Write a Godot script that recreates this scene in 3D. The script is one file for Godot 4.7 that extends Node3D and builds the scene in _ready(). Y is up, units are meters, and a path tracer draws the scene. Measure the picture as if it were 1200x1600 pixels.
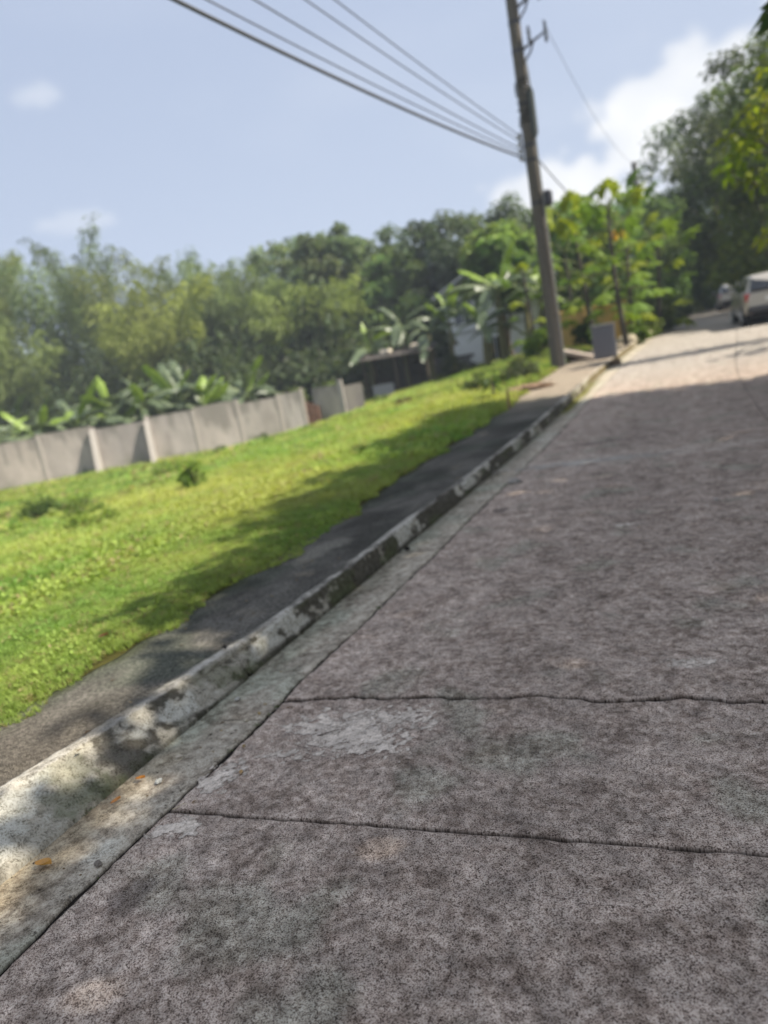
extends Node3D

# ------------------------------------------------------------------ state
var rng := RandomNumberGenerator.new()
var used_names := {}
var cam_basis: Basis
const EYE := Vector3(0, 1.55, 0)
var n_a := FastNoiseLite.new()
var n_b := FastNoiseLite.new()
var n_c := FastNoiseLite.new()

# ------------------------------------------------------------------ mesh builder
class MB:
	var v := PackedVector3Array()
	var n := PackedVector3Array()
	var uv := PackedVector2Array()
	var uv2 := PackedVector2Array()
	var c := PackedColorArray()
	var i := PackedInt32Array()

	func vert(p: Vector3, nn: Vector3, col: Color, t: Vector2) -> int:
		v.append(p); n.append(nn); c.append(col); uv.append(t); uv2.append(t)
		return v.size() - 1

	# a, b, c counter-clockwise as seen from outside
	func tri(a: Vector3, b: Vector3, d: Vector3, col: Color) -> void:
		var nn := (b - a).cross(d - a).normalized()
		var k := v.size()
		vert(a, nn, col, Vector2(a.x + a.z * 0.37, a.y + a.z * 0.61))
		vert(b, nn, col, Vector2(b.x + b.z * 0.37, b.y + b.z * 0.61))
		vert(d, nn, col, Vector2(d.x + d.z * 0.37, d.y + d.z * 0.61))
		i.append_array([k, k + 2, k + 1])

	func quad(a: Vector3, b: Vector3, d: Vector3, e: Vector3, col: Color) -> void:
		var nn := (d - a).cross(e - b).normalized()
		var k := v.size()
		for p in [a, b, d, e]:
			vert(p, nn, col, Vector2(p.x + p.z * 0.37, p.y + p.z * 0.61))
		i.append_array([k, k + 2, k + 1, k, k + 3, k + 2])

	func box(lo: Vector3, hi: Vector3, col: Color, bevel := 0.0) -> void:
		# a box with chamfered edges: six faces, twelve edge strips, eight corners
		var b := bevel
		var ctr := (lo + hi) * 0.5
		var h := (hi - lo) * 0.5
		if b <= 0.0:
			b = minf(h.x, minf(h.y, h.z)) * 0.06
		for ax in 3:
			for s in [-1.0, 1.0]:
				var u := (ax + 1) % 3
				var w := (ax + 2) % 3
				var pts: Array[Vector3] = []
				for q in [[-1, -1], [1, -1], [1, 1], [-1, 1]]:
					var p := Vector3.ZERO
					p[ax] = h[ax] * s
					p[u] = (h[u] - b) * q[0]
					p[w] = (h[w] - b) * q[1]
					pts.append(ctr + p)
				if s > 0:
					quad(pts[0], pts[1], pts[2], pts[3], col)
				else:
					quad(pts[3], pts[2], pts[1], pts[0], col)
		for ax in 3:
			var u := (ax + 1) % 3
			var w := (ax + 2) % 3
			for su in [-1.0, 1.0]:
				for sw in [-1.0, 1.0]:
					var p0 := Vector3.ZERO; var p1 := Vector3.ZERO
					p0[u] = h[u] * su; p0[w] = (h[w] - b) * sw
					p1[u] = (h[u] - b) * su; p1[w] = h[w] * sw
					var e := Vector3.ZERO
					e[ax] = h[ax] - b
					var a0 := ctr + p0 - e; var a1 := ctr + p0 + e; var b0 := ctr + p1 - e; var b1 := ctr + p1 + e
					var out := Vector3.ZERO
					out[u] = su; out[w] = sw
					if (a1 - a0).cross(b1 - a0).dot(out) > 0:
						quad(a0, a1, b1, b0, col)
					else:
						quad(b0, b1, a1, a0, col)
		for sx in [-1.0, 1.0]:
			for sy in [-1.0, 1.0]:
				for sz in [-1.0, 1.0]:
					var s := Vector3(sx, sy, sz)
					var px := ctr + Vector3(h.x, h.y - b, h.z - b) * s
					var py := ctr + Vector3(h.x - b, h.y, h.z - b) * s
					var pz := ctr + Vector3(h.x - b, h.y - b, h.z) * s
					if (py - px).cross(pz - px).dot(s) > 0:
						tri(px, py, pz, col)
					else:
						tri(px, pz, py, col)

	func tube(pts: Array, radii: Array, sides: int, col: Color, caps := true) -> void:
		var up := Vector3(0.31, 0.2, 0.93)
		var k0 := v.size()
		var m := pts.size()
		var along := 0.0
		for q in m:
			var t: Vector3 = (pts[mini(q + 1, m - 1)] - pts[maxi(q - 1, 0)]).normalized()
			if q > 0:
				along += (pts[q] - pts[q - 1]).length()
			var side := t.cross(up).normalized()
			if side.length() < 0.1:
				side = t.cross(Vector3.RIGHT).normalized()
			up = side.cross(t).normalized()
			for j in sides + 1:
				var a := TAU * j / sides
				var nn := side * cos(a) + up * sin(a)
				vert(pts[q] + nn * float(radii[q]), nn, col, Vector2(float(j) / sides * TAU * float(radii[0]), along))
		for q in m - 1:
			for j in sides:
				var a := k0 + q * (sides + 1) + j
				var b := a + sides + 1
				i.append_array([a, a + 1, b, a + 1, b + 1, b])
		if caps:
			for e in [0, m - 1]:
				var t: Vector3 = (pts[0] - pts[1]).normalized() if e == 0 else (pts[m - 1] - pts[m - 2]).normalized()
				var kc := vert(pts[e], t, col, Vector2.ZERO)
				var base := k0 + int(e) * (sides + 1)
				for j in sides:
					var p := vert(v[base + j], t, col, Vector2.ZERO)
					var r := vert(v[base + j + 1], t, col, Vector2.ZERO)
					if e == 0:
						i.append_array([kc, r, p])
					else:
						i.append_array([kc, p, r])

	# rows x cols grid of points, smooth normals; faces are counter-clockwise over (row, col) seen from +cross(col, row)
	func grid(P: PackedVector3Array, rows: int, cols: int, C: PackedColorArray, flip := false, uvs := PackedVector2Array()) -> void:
		var k0 := v.size()
		for r in rows:
			for q in cols:
				var du := P[r * cols + mini(q + 1, cols - 1)] - P[r * cols + maxi(q - 1, 0)]
				var dv := P[mini(r + 1, rows - 1) * cols + q] - P[maxi(r - 1, 0) * cols + q]
				var nn := du.cross(dv).normalized()
				if flip:
					nn = -nn
				var p := P[r * cols + q]
				var t := uvs[r * cols + q] if uvs.size() else Vector2(p.x, p.z)
				vert(p, nn, C[r * cols + q], t)
		for r in rows - 1:
			for q in cols - 1:
				var a := k0 + r * cols + q
				var b := a + cols
				if flip:
					i.append_array([a, a + 1, b, a + 1, b + 1, b])
				else:
					i.append_array([a, b, a + 1, a + 1, b, b + 1])

	func mesh(m: Material) -> ArrayMesh:
		var a := []
		a.resize(Mesh.ARRAY_MAX)
		a[Mesh.ARRAY_VERTEX] = v; a[Mesh.ARRAY_NORMAL] = n; a[Mesh.ARRAY_TEX_UV] = uv; a[Mesh.ARRAY_TEX_UV2] = uv2
		a[Mesh.ARRAY_COLOR] = c; a[Mesh.ARRAY_INDEX] = i
		var out := ArrayMesh.new()
		out.add_surface_from_arrays(Mesh.PRIMITIVE_TRIANGLES, a)
		out.surface_set_material(0, m)
		return out

# ------------------------------------------------------------------ scene tree helpers
func numbered(called: String, parent: Node) -> String:
	var key := "%d/%s" % [parent.get_instance_id(), called]
	var k: int = used_names.get(key, 0)
	used_names[key] = k + 1
	return called if k == 0 else "%s_%03d" % [called, k]

func put(called: String, m: Mesh, parent: Node = self, at := Transform3D()) -> MeshInstance3D:
	var o := MeshInstance3D.new()
	o.name = numbered(called, parent)
	o.mesh = m
	o.transform = at
	parent.add_child(o, true)
	return o

func tag(o: Node, label: String, category: String, group := "") -> void:
	o.set_meta("label", label)
	o.set_meta("category", category)
	if group:
		o.set_meta("group", group)

func thing(called: String, label: String, category: String, at := Vector3.ZERO, turn := 0.0, group := "") -> Node3D:
	var o := Node3D.new()
	o.name = numbered(called, self)
	add_child(o, true)
	o.position = at
	o.rotation.y = turn
	tag(o, label, category, group)
	return o

func structure(o: Node) -> void:
	o.set_meta("kind", "structure")

func holder(called: String, kind: String, parent: Node = self) -> Node3D:
	var o := Node3D.new()
	o.name = numbered(called, parent)
	parent.add_child(o, true)
	o.set_meta("kind", kind)
	return o

func dup(src: Node3D, label: String, at: Vector3, turn: float, size: float, group := "") -> Node3D:
	var base := src.name.rstrip("0123456789").trim_suffix("_")
	var o: Node3D = src.duplicate()
	o.name = numbered(base, self)
	add_child(o, true)
	o.position = at
	o.rotation = Vector3(0, turn, 0)
	o.scale = Vector3.ONE * size
	o.set_meta("label", label)
	if group:
		o.set_meta("group", group)
	return o

func scatter(called: String, m: Mesh, xs: Array, cols: Array, parent: Node = self) -> MultiMeshInstance3D:
	var mm := MultiMesh.new()
	mm.transform_format = MultiMesh.TRANSFORM_3D
	mm.use_colors = true
	mm.mesh = m
	mm.instance_count = xs.size()
	for k in xs.size():
		mm.set_instance_transform(k, xs[k])
		mm.set_instance_color(k, cols[k])
	var o := MultiMeshInstance3D.new()
	o.name = numbered(called, parent)
	o.multimesh = mm
	parent.add_child(o, true)
	o.set_meta("kind", "stuff")
	return o

func lin(r: float, g: float, b: float) -> Color:
	return Color(r, g, b)

func mat(col: Color, rough := 0.85, spec := 0.5) -> StandardMaterial3D:
	var m := StandardMaterial3D.new()
	m.albedo_color = col.linear_to_srgb()
	m.roughness = rough
	m.metallic_specular = spec
	return m

func vmat(rough := 0.85, spec := 0.5) -> StandardMaterial3D:
	var m := mat(Color.WHITE, rough, spec)
	m.vertex_color_use_as_albedo = true
	return m

func leafmat(rough := 0.55, back := 0.7, spec := 0.4) -> StandardMaterial3D:
	var m := vmat(rough, spec)
	m.backlight_enabled = true
	m.backlight = Color(back, back, back * 0.6).linear_to_srgb()
	m.cull_mode = BaseMaterial3D.CULL_DISABLED
	return m

# ------------------------------------------------------------------ the lie of the land (d = metres ahead)
const RD := [-400.0, 10.0, 14.0, 18.0, 22.0, 25.0, 30.0, 40.0, 50.0, 70.0, 120.0, 400.0]
const RY := [0.0, 0.0, 0.03, 0.14, 0.36, 0.54, 0.72, 1.05, 1.30, 1.45, 1.45, 1.45]
const XD := [-400.0, 16.0, 19.0, 22.0, 25.0, 30.0, 40.0, 50.0, 70.0, 100.0, 140.0, 400.0]
const XC := [-2.42, -2.42, -2.38, -2.2, -1.97, -1.72, -1.36, -1.0, 0.2, 3.0, 9.0, 60.0]
const SD := [-400.0, 2.0, 3.2, 7.0, 10.0, 15.0, 22.0, 400.0]
const SO := [0.98, 0.95, 0.86, 0.9, 1.12, 1.22, 1.5, 1.7]
const ROAD_W := 6.5

func tab(X: Array, Y: Array, x: float) -> float:
	for k in X.size() - 1:
		if x <= X[k + 1]:
			return lerpf(Y[k], Y[k + 1], clampf((x - X[k]) / (X[k + 1] - X[k]), 0, 1))
	return Y[-1]

func ry(d: float) -> float:
	if d < 8.0:
		return 0.0
	return 0.2 * (tab(RD, RY, d - 1.6) + tab(RD, RY, d - 0.8) + tab(RD, RY, d) + tab(RD, RY, d + 0.8) + tab(RD, RY, d + 1.6))

func xc(d: float) -> float:
	if d < 14.0:
		return -2.42
	return 0.2 * (tab(XD, XC, d - 1.6) + tab(XD, XC, d - 0.8) + tab(XD, XC, d) + tab(XD, XC, d + 0.8) + tab(XD, XC, d + 1.6))

func so(d: float) -> float:
	return tab(SD, SO, d)

func gy(x: float, z: float) -> float:
	var d := -z
	var s := ry(d) + 0.165
	var left := xc(d) - so(d)
	if x <= left:
		var low := -0.62
		if d > 27.0:
			low = lerpf(-0.62, 0.5, smoothstep(27.0, 42.0, d))
			low = lerpf(low, 1.0, smoothstep(44.0, 70.0, d))
		var t := smoothstep(0.0, 15.0, left - x)
		return lerpf(s, low, t) + 0.05 * n_a.get_noise_2d(x * 9.0, z * 9.0) * smoothstep(0.1, 1.0, left - x)
	var right := xc(d) + ROAD_W
	if x >= right:
		return s + 0.04 * n_a.get_noise_2d(x * 9.0, z * 9.0) + 0.02 * minf(x - right, 30.0)
	return ry(d)

func seen(p: Vector3, margin := 0.16) -> bool:
	var q := cam_basis.inverse() * (p - EYE)
	if q.z > -0.3:
		return false
	var tx := q.x / -q.z / 0.4992
	var ty := q.y / -q.z / 0.6656
	return absf(tx) < 1.0 + margin and absf(ty) < 1.0 + margin

# ------------------------------------------------------------------ textures
func noise_bytes(size: int, freq: float, octaves: int, sd: int, kind := FastNoiseLite.TYPE_SIMPLEX_SMOOTH) -> PackedByteArray:
	var f := FastNoiseLite.new()
	f.noise_type = kind
	f.seed = sd
	f.frequency = freq
	f.fractal_type = FastNoiseLite.FRACTAL_FBM if octaves > 1 else FastNoiseLite.FRACTAL_NONE
	f.fractal_octaves = octaves
	var im := f.get_seamless_image(size, size, false, false, 0.12, true)
	im.convert(Image.FORMAT_L8)
	return im.get_data()

func ramp_table(stops: Array) -> PackedByteArray:
	# stops: [value 0..1, linear colour]; 256 sRGB entries
	var out := PackedByteArray()
	out.resize(768)
	for k in 256:
		var x := k / 255.0
		var c: Color = stops[-1][1]
		for s in stops.size() - 1:
			if x <= stops[s + 1][0]:
				c = stops[s][1].lerp(stops[s + 1][1], clampf((x - stops[s][0]) / (stops[s + 1][0] - stops[s][0]), 0, 1))
				break
		c = c.linear_to_srgb()
		out[k * 3] = int(clampf(c.r, 0, 1) * 255); out[k * 3 + 1] = int(clampf(c.g, 0, 1) * 255); out[k * 3 + 2] = int(clampf(c.b, 0, 1) * 255)
	return out

func mixed(size: int, layers: Array, stops: Array) -> Array:
	# layers: [bytes, weight]; the weighted sum round 0.5 is looked up in the ramp. Returns [albedo, height]
	var t := ramp_table(stops)
	var total := size * size
	var rgb := PackedByteArray(); rgb.resize(total * 3)
	var hgt := PackedByteArray(); hgt.resize(total)
	var L := layers.size()
	var a: PackedByteArray = layers[0][0]; var wa: float = layers[0][1]
	var b: PackedByteArray = layers[1][0]; var wb: float = layers[1][1]
	var c: PackedByteArray = layers[2 if L > 2 else 1][0]; var wc: float = layers[2][1] if L > 2 else 0.0
	for k in total:
		var x := 128.0 + (a[k] - 128) * wa + (b[k] - 128) * wb + (c[k] - 128) * wc
		var q := clampi(int(x), 0, 255)
		hgt[k] = q
		q *= 3
		var o := k * 3
		rgb[o] = t[q]; rgb[o + 1] = t[q + 1]; rgb[o + 2] = t[q + 2]
	return [ImageTexture.create_from_image(Image.create_from_data(size, size, false, Image.FORMAT_RGB8, rgb)), ImageTexture.create_from_image(Image.create_from_data(size, size, false, Image.FORMAT_L8, hgt))]

func surfaced(tex: Array, scale: float, relief: float, detail: Texture2D = null, rough := 0.95) -> StandardMaterial3D:
	var m := vmat(rough, 0.25)
	m.albedo_texture = tex[0]
	m.uv1_scale = Vector3(1.0 / scale, 1.0 / scale, 1)
	m.heightmap_enabled = true
	m.heightmap_texture = tex[1]
	m.heightmap_scale = relief
	if detail:
		m.detail_enabled = true
		m.detail_albedo = detail
		m.detail_blend_mode = BaseMaterial3D.BLEND_MODE_MUL
		m.detail_uv_layer = BaseMaterial3D.DETAIL_UV_2
		m.uv2_scale = Vector3(1.0 / 4.7, 1.0 / 4.7, 1)
	return m

# ------------------------------------------------------------------ sky
func make_sky(sun_dir: Vector3) -> ImageTexture:
	var W := 1024; var H := 512
	var data := PackedFloat32Array()
	data.resize(W * H * 3)
	var f := FastNoiseLite.new()
	f.seed = 11; f.frequency = 1.0; f.fractal_octaves = 5; f.noise_type = FastNoiseLite.TYPE_SIMPLEX_SMOOTH
	var g := FastNoiseLite.new()
	g.seed = 5; g.frequency = 1.0; g.fractal_octaves = 3
	# cumulus heaps: azimuth, elevation, half width, half height (degrees)
	var heaps := [[4.0, 11.6, 9.5, 4.0, 1.0], [-6.0, 8.8, 5.0, 3.0, 1.0], [-1.5, 11.6, 4.5, 3.2, 1.0], [12.0, 15.0, 8.0, 5.0, 1.0], [-41.0, 20.0, 1.7, 0.7, 0.35], [-40.2, 12.6, 2.2, 0.5, 0.22]]
	var r := RandomNumberGenerator.new()
	r.seed = 21
	for k in 20:
		var az := 28.0 + k * 12.6 + r.randf_range(-4, 4)
		heaps.append([az, r.randf_range(7, 26), r.randf_range(4, 12), r.randf_range(2, 5.5), r.randf_range(0.6, 1.0)])
	for k in 16:  # unseen high clouds, added to whiten the ambient light
		heaps.append([40.0 + k * 17.0 + r.randf_range(-6, 6), r.randf_range(30, 72), r.randf_range(9, 20), r.randf_range(4, 8), r.randf_range(0.5, 1.0)])
	for j in H:
		var el := (0.5 - (j + 0.5) / H) * PI
		var eld := rad_to_deg(el)
		for i in W:
			var az := wrapf((i + 0.5) / W * TAU, -PI, PI)
			var dir := Vector3(sin(az) * cos(el), sin(el), -cos(az) * cos(el))
			var azd := rad_to_deg(az)
			var t := pow(clampf(1.0 - maxf(dir.y, 0.0), 0, 1), 2.6)
			var c := Color(0.20, 0.245, 0.35).lerp(Color(0.325, 0.378, 0.465), t)
			var s := clampf(dir.dot(sun_dir), -1, 1)
			var ang := acos(s)
			var glow := exp(-ang * 2.1)
			c += Color(0.52, 0.50, 0.455) * glow
			if eld > -3.0:
				var cov := -1.0
				var thick := 1.0
				for h in heaps:
					var da: float = wrapf(azd - h[0], -180, 180)
					if absf(da) < h[2] * 2.2:
						var q: float = 1.0 - (da / h[2]) * (da / h[2]) * 0.8 - ((eld - h[1]) / h[3]) * ((eld - h[1]) / h[3]) * (0.55 if eld > h[1] else 1.0)
						if q > cov:
							cov = q
							thick = h[4]
				var wisp := g.get_noise_3d(dir.x * 2.0, dir.y * 5.0, dir.z * 2.0) * 0.5 + 0.5
				c = c.lerp(Color(0.45, 0.475, 0.52), 0.16 * smoothstep(0.5, 0.9, wisp))
				if cov > -0.9:
					var nz := f.get_noise_3d(dir.x * 7.0, dir.y * 9.0, dir.z * 7.0)
					nz += 0.55 * f.get_noise_3d(dir.x * 24.0, dir.y * 30.0, dir.z * 24.0)
					var dens := thick * smoothstep(0.0, 0.42, cov * 0.9 + nz * 1.0)
					var lit := clampf(0.62 + f.get_noise_3d(dir.x * 6.0 + 3.0, dir.y * 9.0 - 0.35, dir.z * 6.0) * 0.75 + 0.25 * cov, 0, 1)
					c = c.lerp(Color(0.355, 0.39, 0.45).lerp(Color(0.60, 0.60, 0.60), lit), dens * 0.95)
			if eld < 0.0:
				c = Color(0.17, 0.17, 0.145)
			var o := (j * W + i) * 3
			data[o] = c.r; data[o + 1] = c.g; data[o + 2] = c.b
	return ImageTexture.create_from_image(Image.create_from_data(W, H, false, Image.FORMAT_RGBF, data.to_byte_array()))

# ------------------------------------------------------------------ foliage
func leaf(mb: MB, p: Vector3, dir: Vector3, nrm: Vector3, length: float, width: float, col: Color, droop := 0.25) -> void:
	# a leaf folded along its midrib, bent towards its tip
	var side := dir.cross(nrm).normalized() * width * 0.5
	var up := side.cross(dir).normalized()
	var mid := p + dir * length * 0.5 - up * length * 0.03
	var tip := p + dir * length - Vector3(0, droop * length, 0)
	var l := mid + side + up * width * 0.15
	var r := mid - side + up * width * 0.15
	mb.tri(p, l, tip, col)
	mb.tri(p, tip, r, col)

func rdir() -> Vector3:
	var z := rng.randf_range(-1, 1)
	var a := rng.randf() * TAU
	var s := sqrt(1 - z * z)
	return Vector3(s * cos(a), z, s * sin(a))

func clump(mb: MB, c: Vector3, r: float, count: int, size: float, col: Color, flat := 0.75, slim := 0.5) -> void:
	for k in count:
		var q := rdir()
		var rr := r * pow(rng.randf(), 0.45)
		var p := c + Vector3(q.x, q.y * flat, q.z) * rr
		var nn := (q + Vector3(0, 0.9, 0) + rdir() * 0.7).normalized()
		var d := nn.cross(rdir()).normalized()
		d = (d + q * 0.5 - Vector3(0, 0.2, 0)).normalized()
		var s := size * rng.randf_range(0.65, 1.3)
		var w := rng.randf_range(0.75, 1.25)
		leaf(mb, p, d, nn, s, s * slim, Color(col.r * w * rng.randf_range(0.9, 1.15), col.g * w, col.b * w))

func limb_pts(a: Vector3, b: Vector3, bend: float) -> Array:
	var out := []
	var off := rdir() * bend
	for k in 6:
		var t := k / 5.0
		out.append(a.lerp(b, t) + off * sin(t * PI) + Vector3(0, bend * 0.4 * sin(t * PI), 0))
	return out

var bark: StandardMaterial3D
var leaf_soft: StandardMaterial3D
var leaf_gloss: StandardMaterial3D

# a broad tree: trunk, limbs, and a crown of leaf clumps in lobes
func tree(called: String, label: String, at: Vector3, h: float, spread: float, base: float, col: Color, lobes: int, leaves: int, size: float, sd: int, group := "") -> Node3D:
	rng.seed = sd
	var o := thing(called, label, "tree", at, 0.0, group)
	var tr := MB.new()
	var lean := Vector3(rng.randf_range(-0.4, 0.4), 0, rng.randf_range(-0.4, 0.4))
	var top := Vector3(lean.x, h * 0.72, lean.z)
	var pts := []; var rad := []
	for k in 8:
		var t := k / 7.0
		pts.append(Vector3(0, -0.3, 0).lerp(top, t) + Vector3(sin(t * 5 + sd), 0, cos(t * 4 + sd)) * 0.12)
		rad.append(h * 0.019 * (1.25 - t))
	tr.tube(pts, rad, 9, lin(0.11, 0.085, 0.06))
	put("trunk", tr.mesh(bark), o)
	var cr := MB.new()
	for k in lobes:
		var a := TAU * k * 0.381966 * 1.0 + rng.randf() * 0.6
		var t := (k + 0.5) / lobes
		var yy := lerpf(base, h * 0.97, t)
		var rr := spread * sqrt(maxf(0.05, 1.0 - pow(absf(t - 0.38) / 0.66, 2.0))) * rng.randf_range(0.55, 0.85)
		var c := Vector3(cos(a) * rr, yy, sin(a) * rr) + lean * t
		var lb := MB.new()
		var from: Vector3 = pts[clampi(int(t * 5) + 1, 1, 6)]
		lb.tube(limb_pts(from, c, 0.25), [h * 0.008, h * 0.007, h * 0.006, h * 0.005, h * 0.003, h * 0.002], 6, lin(0.11, 0.085, 0.06))
		if k % 3 == 0:
			put("limb", lb.mesh(bark), o)
		var lr := spread * rng.randf_range(0.42, 0.6)
		var tone := rng.randf_range(0.72, 1.28)
		var lc := Color(col.r * tone * rng.randf_range(0.9, 1.15), col.g * tone, col.b * tone)
		var subs := 7
		for s in subs:
			var q := rdir()
			var cc := c + Vector3(q.x, q.y * 0.7, q.z) * lr * rng.randf_range(0.45, 1.0)
			var tt := rng.randf_range(0.85, 1.2)
			clump(cr, cc, lr * rng.randf_range(0.35, 0.6), leaves / (lobes * subs), size, Color(lc.r * tt, lc.g * tt, lc.b * tt))
	put("crown", cr.mesh(leaf_soft), o)
	return o

# a clump of bamboo: arching culms with sprays of narrow leaves
func bamboo(label: String, at: Vector3, h: float, sd: int, col: Color, culms := 20) -> Node3D:
	rng.seed = sd
	var o := thing("bamboo_clump", label, "bamboo", at)
	var cm := MB.new()
	var lm := MB.new()
	for k in culms:
		var a := TAU * k / culms + rng.randf() * 0.5
		var hh := h * rng.randf_range(0.62, 1.0)
		var out := Vector3(cos(a), 0, sin(a))
		var reach := rng.randf_range(0.8, 3.4)
		var p0 := out * rng.randf_range(0.1, 0.7)
		var pts := []; var rad := []
		for q in 9:
			var t := q / 8.0
			pts.append(p0 + Vector3(0, -0.2 + hh * (t - 0.16 * pow(t, 5.0)), 0) + out * reach * pow(t, 2.4))
			rad.append(0.05 * (1.1 - t))
		cm.tube(pts, rad, 5, lin(0.16, 0.17, 0.06), false)
		var tone := rng.randf_range(0.55, 1.4)
		for s in 17:
			var t := 0.3 + 0.7 * (s + rng.randf()) / 17.0
			var fi := t * 8.0
			var ip := mini(int(fi), 7)
			var c: Vector3 = (pts[ip] as Vector3).lerp(pts[ip + 1], fi - ip)
			var w := lerpf(1.15, 0.55, absf(t - 0.6) / 0.4)
			var tt := tone * rng.randf_range(0.85, 1.2)
			for l in 17:
				var q := rdir()
				var d := (Vector3(q.x, -0.5 + q.y * 0.5, q.z) + out * 0.5).normalized()
				var p := c + Vector3(q.x, q.y * 0.75 - 0.2, q.z) * w * rng.randf_range(0.2, 1.0)
				var nn := (Vector3.UP + rdir() * 0.8).normalized()
				leaf(lm, p, d, nn, rng.randf_range(0.3, 0.52), rng.randf_range(0.07, 0.12), Color(col.r * tt, col.g * tt, col.b * tt), 0.3)
	put("culms", cm.mesh(vmat(0.5)), o).set_meta("kind", "stuff")
	put("foliage", lm.mesh(leaf_soft), o)
	return o

# one banana leaf along +x: arching midrib, blade torn into strips
func banana_leaf(length: float, width: float, rise: float, fall: float, sd: int, col: Color, ragged: float) -> ArrayMesh:
	rng.seed = sd
	var mb := MB.new()
	var N := 18
	var pts: Array[Vector3] = []
	for k in N + 1:
		var t := k / float(N)
		pts.append(Vector3(length * (t * 0.92 - 0.12 * t * t * fall), rise * t - fall * t * t * length * 0.62, 0.05 * sin(t * 3 + sd)))
	var rib := []; var rad := []
	for k in N + 1:
		rib.append(pts[k]); rad.append(0.028 * (1.08 - k / float(N)))
	mb.tube(rib, rad, 5, lin(0.22, 0.28, 0.10), false)
	for s in [-1.0, 1.0]:
		var k := 2
		while k < N:
			var run := rng.randi_range(1, 4)
			run = mini(run, N - k)
			var drop := rng.randf_range(0.1, 0.55) * (1.0 + ragged)
			for j in run:
				var t0 := (k + j) / float(N); var t1 := (k + j + 1) / float(N)
				if j == run - 1:
					t1 -= 0.012 * ragged
				var w0 := width * pow(sin(PI * clampf((t0 - 0.09) / 0.92, 0.001, 0.999)), 0.55)
				var w1 := width * pow(sin(PI * clampf((t1 - 0.09) / 0.92, 0.001, 0.999)), 0.55)
				var a := pts[k + j]
				var b := pts[k + j].lerp(pts[k + j + 1], (t1 * N) - (k + j))
				var m0 := Vector3(0.03, -w0 * drop * 0.35, s * w0 * 0.52)
				var m1 := Vector3(0.03, -w1 * drop * 0.35, s * w1 * 0.52)
				var e0 := Vector3(0.07, -w0 * drop, s * w0 * (1.0 - 0.25 * drop))
				var e1 := Vector3(0.07, -w1 * drop, s * w1 * (1.0 - 0.25 * drop))
				var cc := col * rng.randf_range(0.88, 1.12)
				if s > 0:
					mb.quad(a, a + m0, b + m1, b, cc); mb.quad(a + m0, a + e0, b + e1, b + m1, cc)
				else:
					mb.quad(a, b, b + m1, a + m0, cc); mb.quad(a + m0, b + m1, b + e1, a + e0, cc)
			k += run
	return mb.mesh(leaf_gloss)

var banana_green := []
var banana_bright := []
var banana_dry: ArrayMesh

func banana(label: String, at: Vector3, h: float, count: int, sd: int, bright := 0.25, size := 1.0, dry := 0) -> Node3D:
	rng.seed = sd
	var r := RandomNumberGenerator.new()
	r.seed = sd * 7 + 1
	var o := thing("banana_plant", label, "banana plant", at)
	var mb := MB.new()
	var pts := []; var rad := []
	for k in 7:
		var t := k / 6.0
		pts.append(Vector3(0.1 * t * t, -0.15 + h * t, 0.06 * sin(t * 3)))
		rad.append(lerpf(0.15, 0.06, t) * size)
	mb.tube(pts, rad, 9, lin(0.15, 0.14, 0.06))
	put("stem", mb.mesh(vmat(0.6)), o)
	for k in count:
		var a := TAU * k * 0.382 + r.randf() * 0.5
		var up := r.randf_range(-0.15, 0.5) if k > 1 else r.randf_range(0.7, 1.05)
		var src: ArrayMesh = banana_bright[r.randi() % banana_bright.size()] if r.randf() < bright else banana_green[r.randi() % banana_green.size()]
		var b := Basis(Vector3.UP, a) * Basis(Vector3.BACK, up) * Basis(Vector3.RIGHT, r.randf_range(-0.5, 0.5))
		put("leaf", src, o, Transform3D(b.scaled(Vector3.ONE * r.randf_range(0.75, 1.1) * size), Vector3(0.1, h * r.randf_range(0.86, 1.0), 0)))
	for k in dry:
		var b := Basis(Vector3.UP, r.randf() * TAU) * Basis(Vector3.BACK, -1.2)
		put("dead_leaf", banana_dry, o, Transform3D(b.scaled(Vector3.ONE * 0.7 * size), Vector3(0.08, h * 0.8, 0)))
	return o

# one papaya leaf: long stalk along +x and a blade of seven lobes
func papaya_leaf(sd: int, col: Color) -> ArrayMesh:
	rng.seed = sd
	var mb := MB.new()
	var pts := []
	for k in 5:
		var t := k / 4.0
		pts.append(Vector3(0.85 * t, 0.22 * t - 0.25 * t * t, 0))
	mb.tube(pts, [0.02, 0.017, 0.014, 0.012, 0.01], 5, lin(0.25, 0.28, 0.12), false)
	var hub: Vector3 = pts[4]
	for k in 7:
		var a := (k - 3) * 0.72
		var d := Vector3(cos(a), -0.32 - 0.1 * absf(k - 3), sin(a)).normalized()
		var len := rng.randf_range(0.42, 0.56) * (1.0 - 0.06 * absf(k - 3))
		var side := Vector3(-sin(a), 0, cos(a))
		var cc := col * rng.randf_range(0.85, 1.15)
		# a lobe with two side points
		var m := hub + d * len * 0.45
		var tip := hub + d * len + Vector3(0, -0.06, 0)
		mb.tri(hub, m + side * 0.09, m - side * 0.09, cc)
		mb.tri(m - side * 0.09, m + side * 0.09, tip, cc)
		for s in [-1.0, 1.0]:
			var q: Vector3 = hub + d * len * 0.72 + side * 0.19 * s + Vector3(0, -0.03, 0)
			mb.tri(m + side * 0.05 * s - d * 0.05, hub + d * len * 0.62 + side * 0.03 * s, q, cc)
	return mb.mesh(leaf_soft)

var papaya_leaves := []

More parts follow.
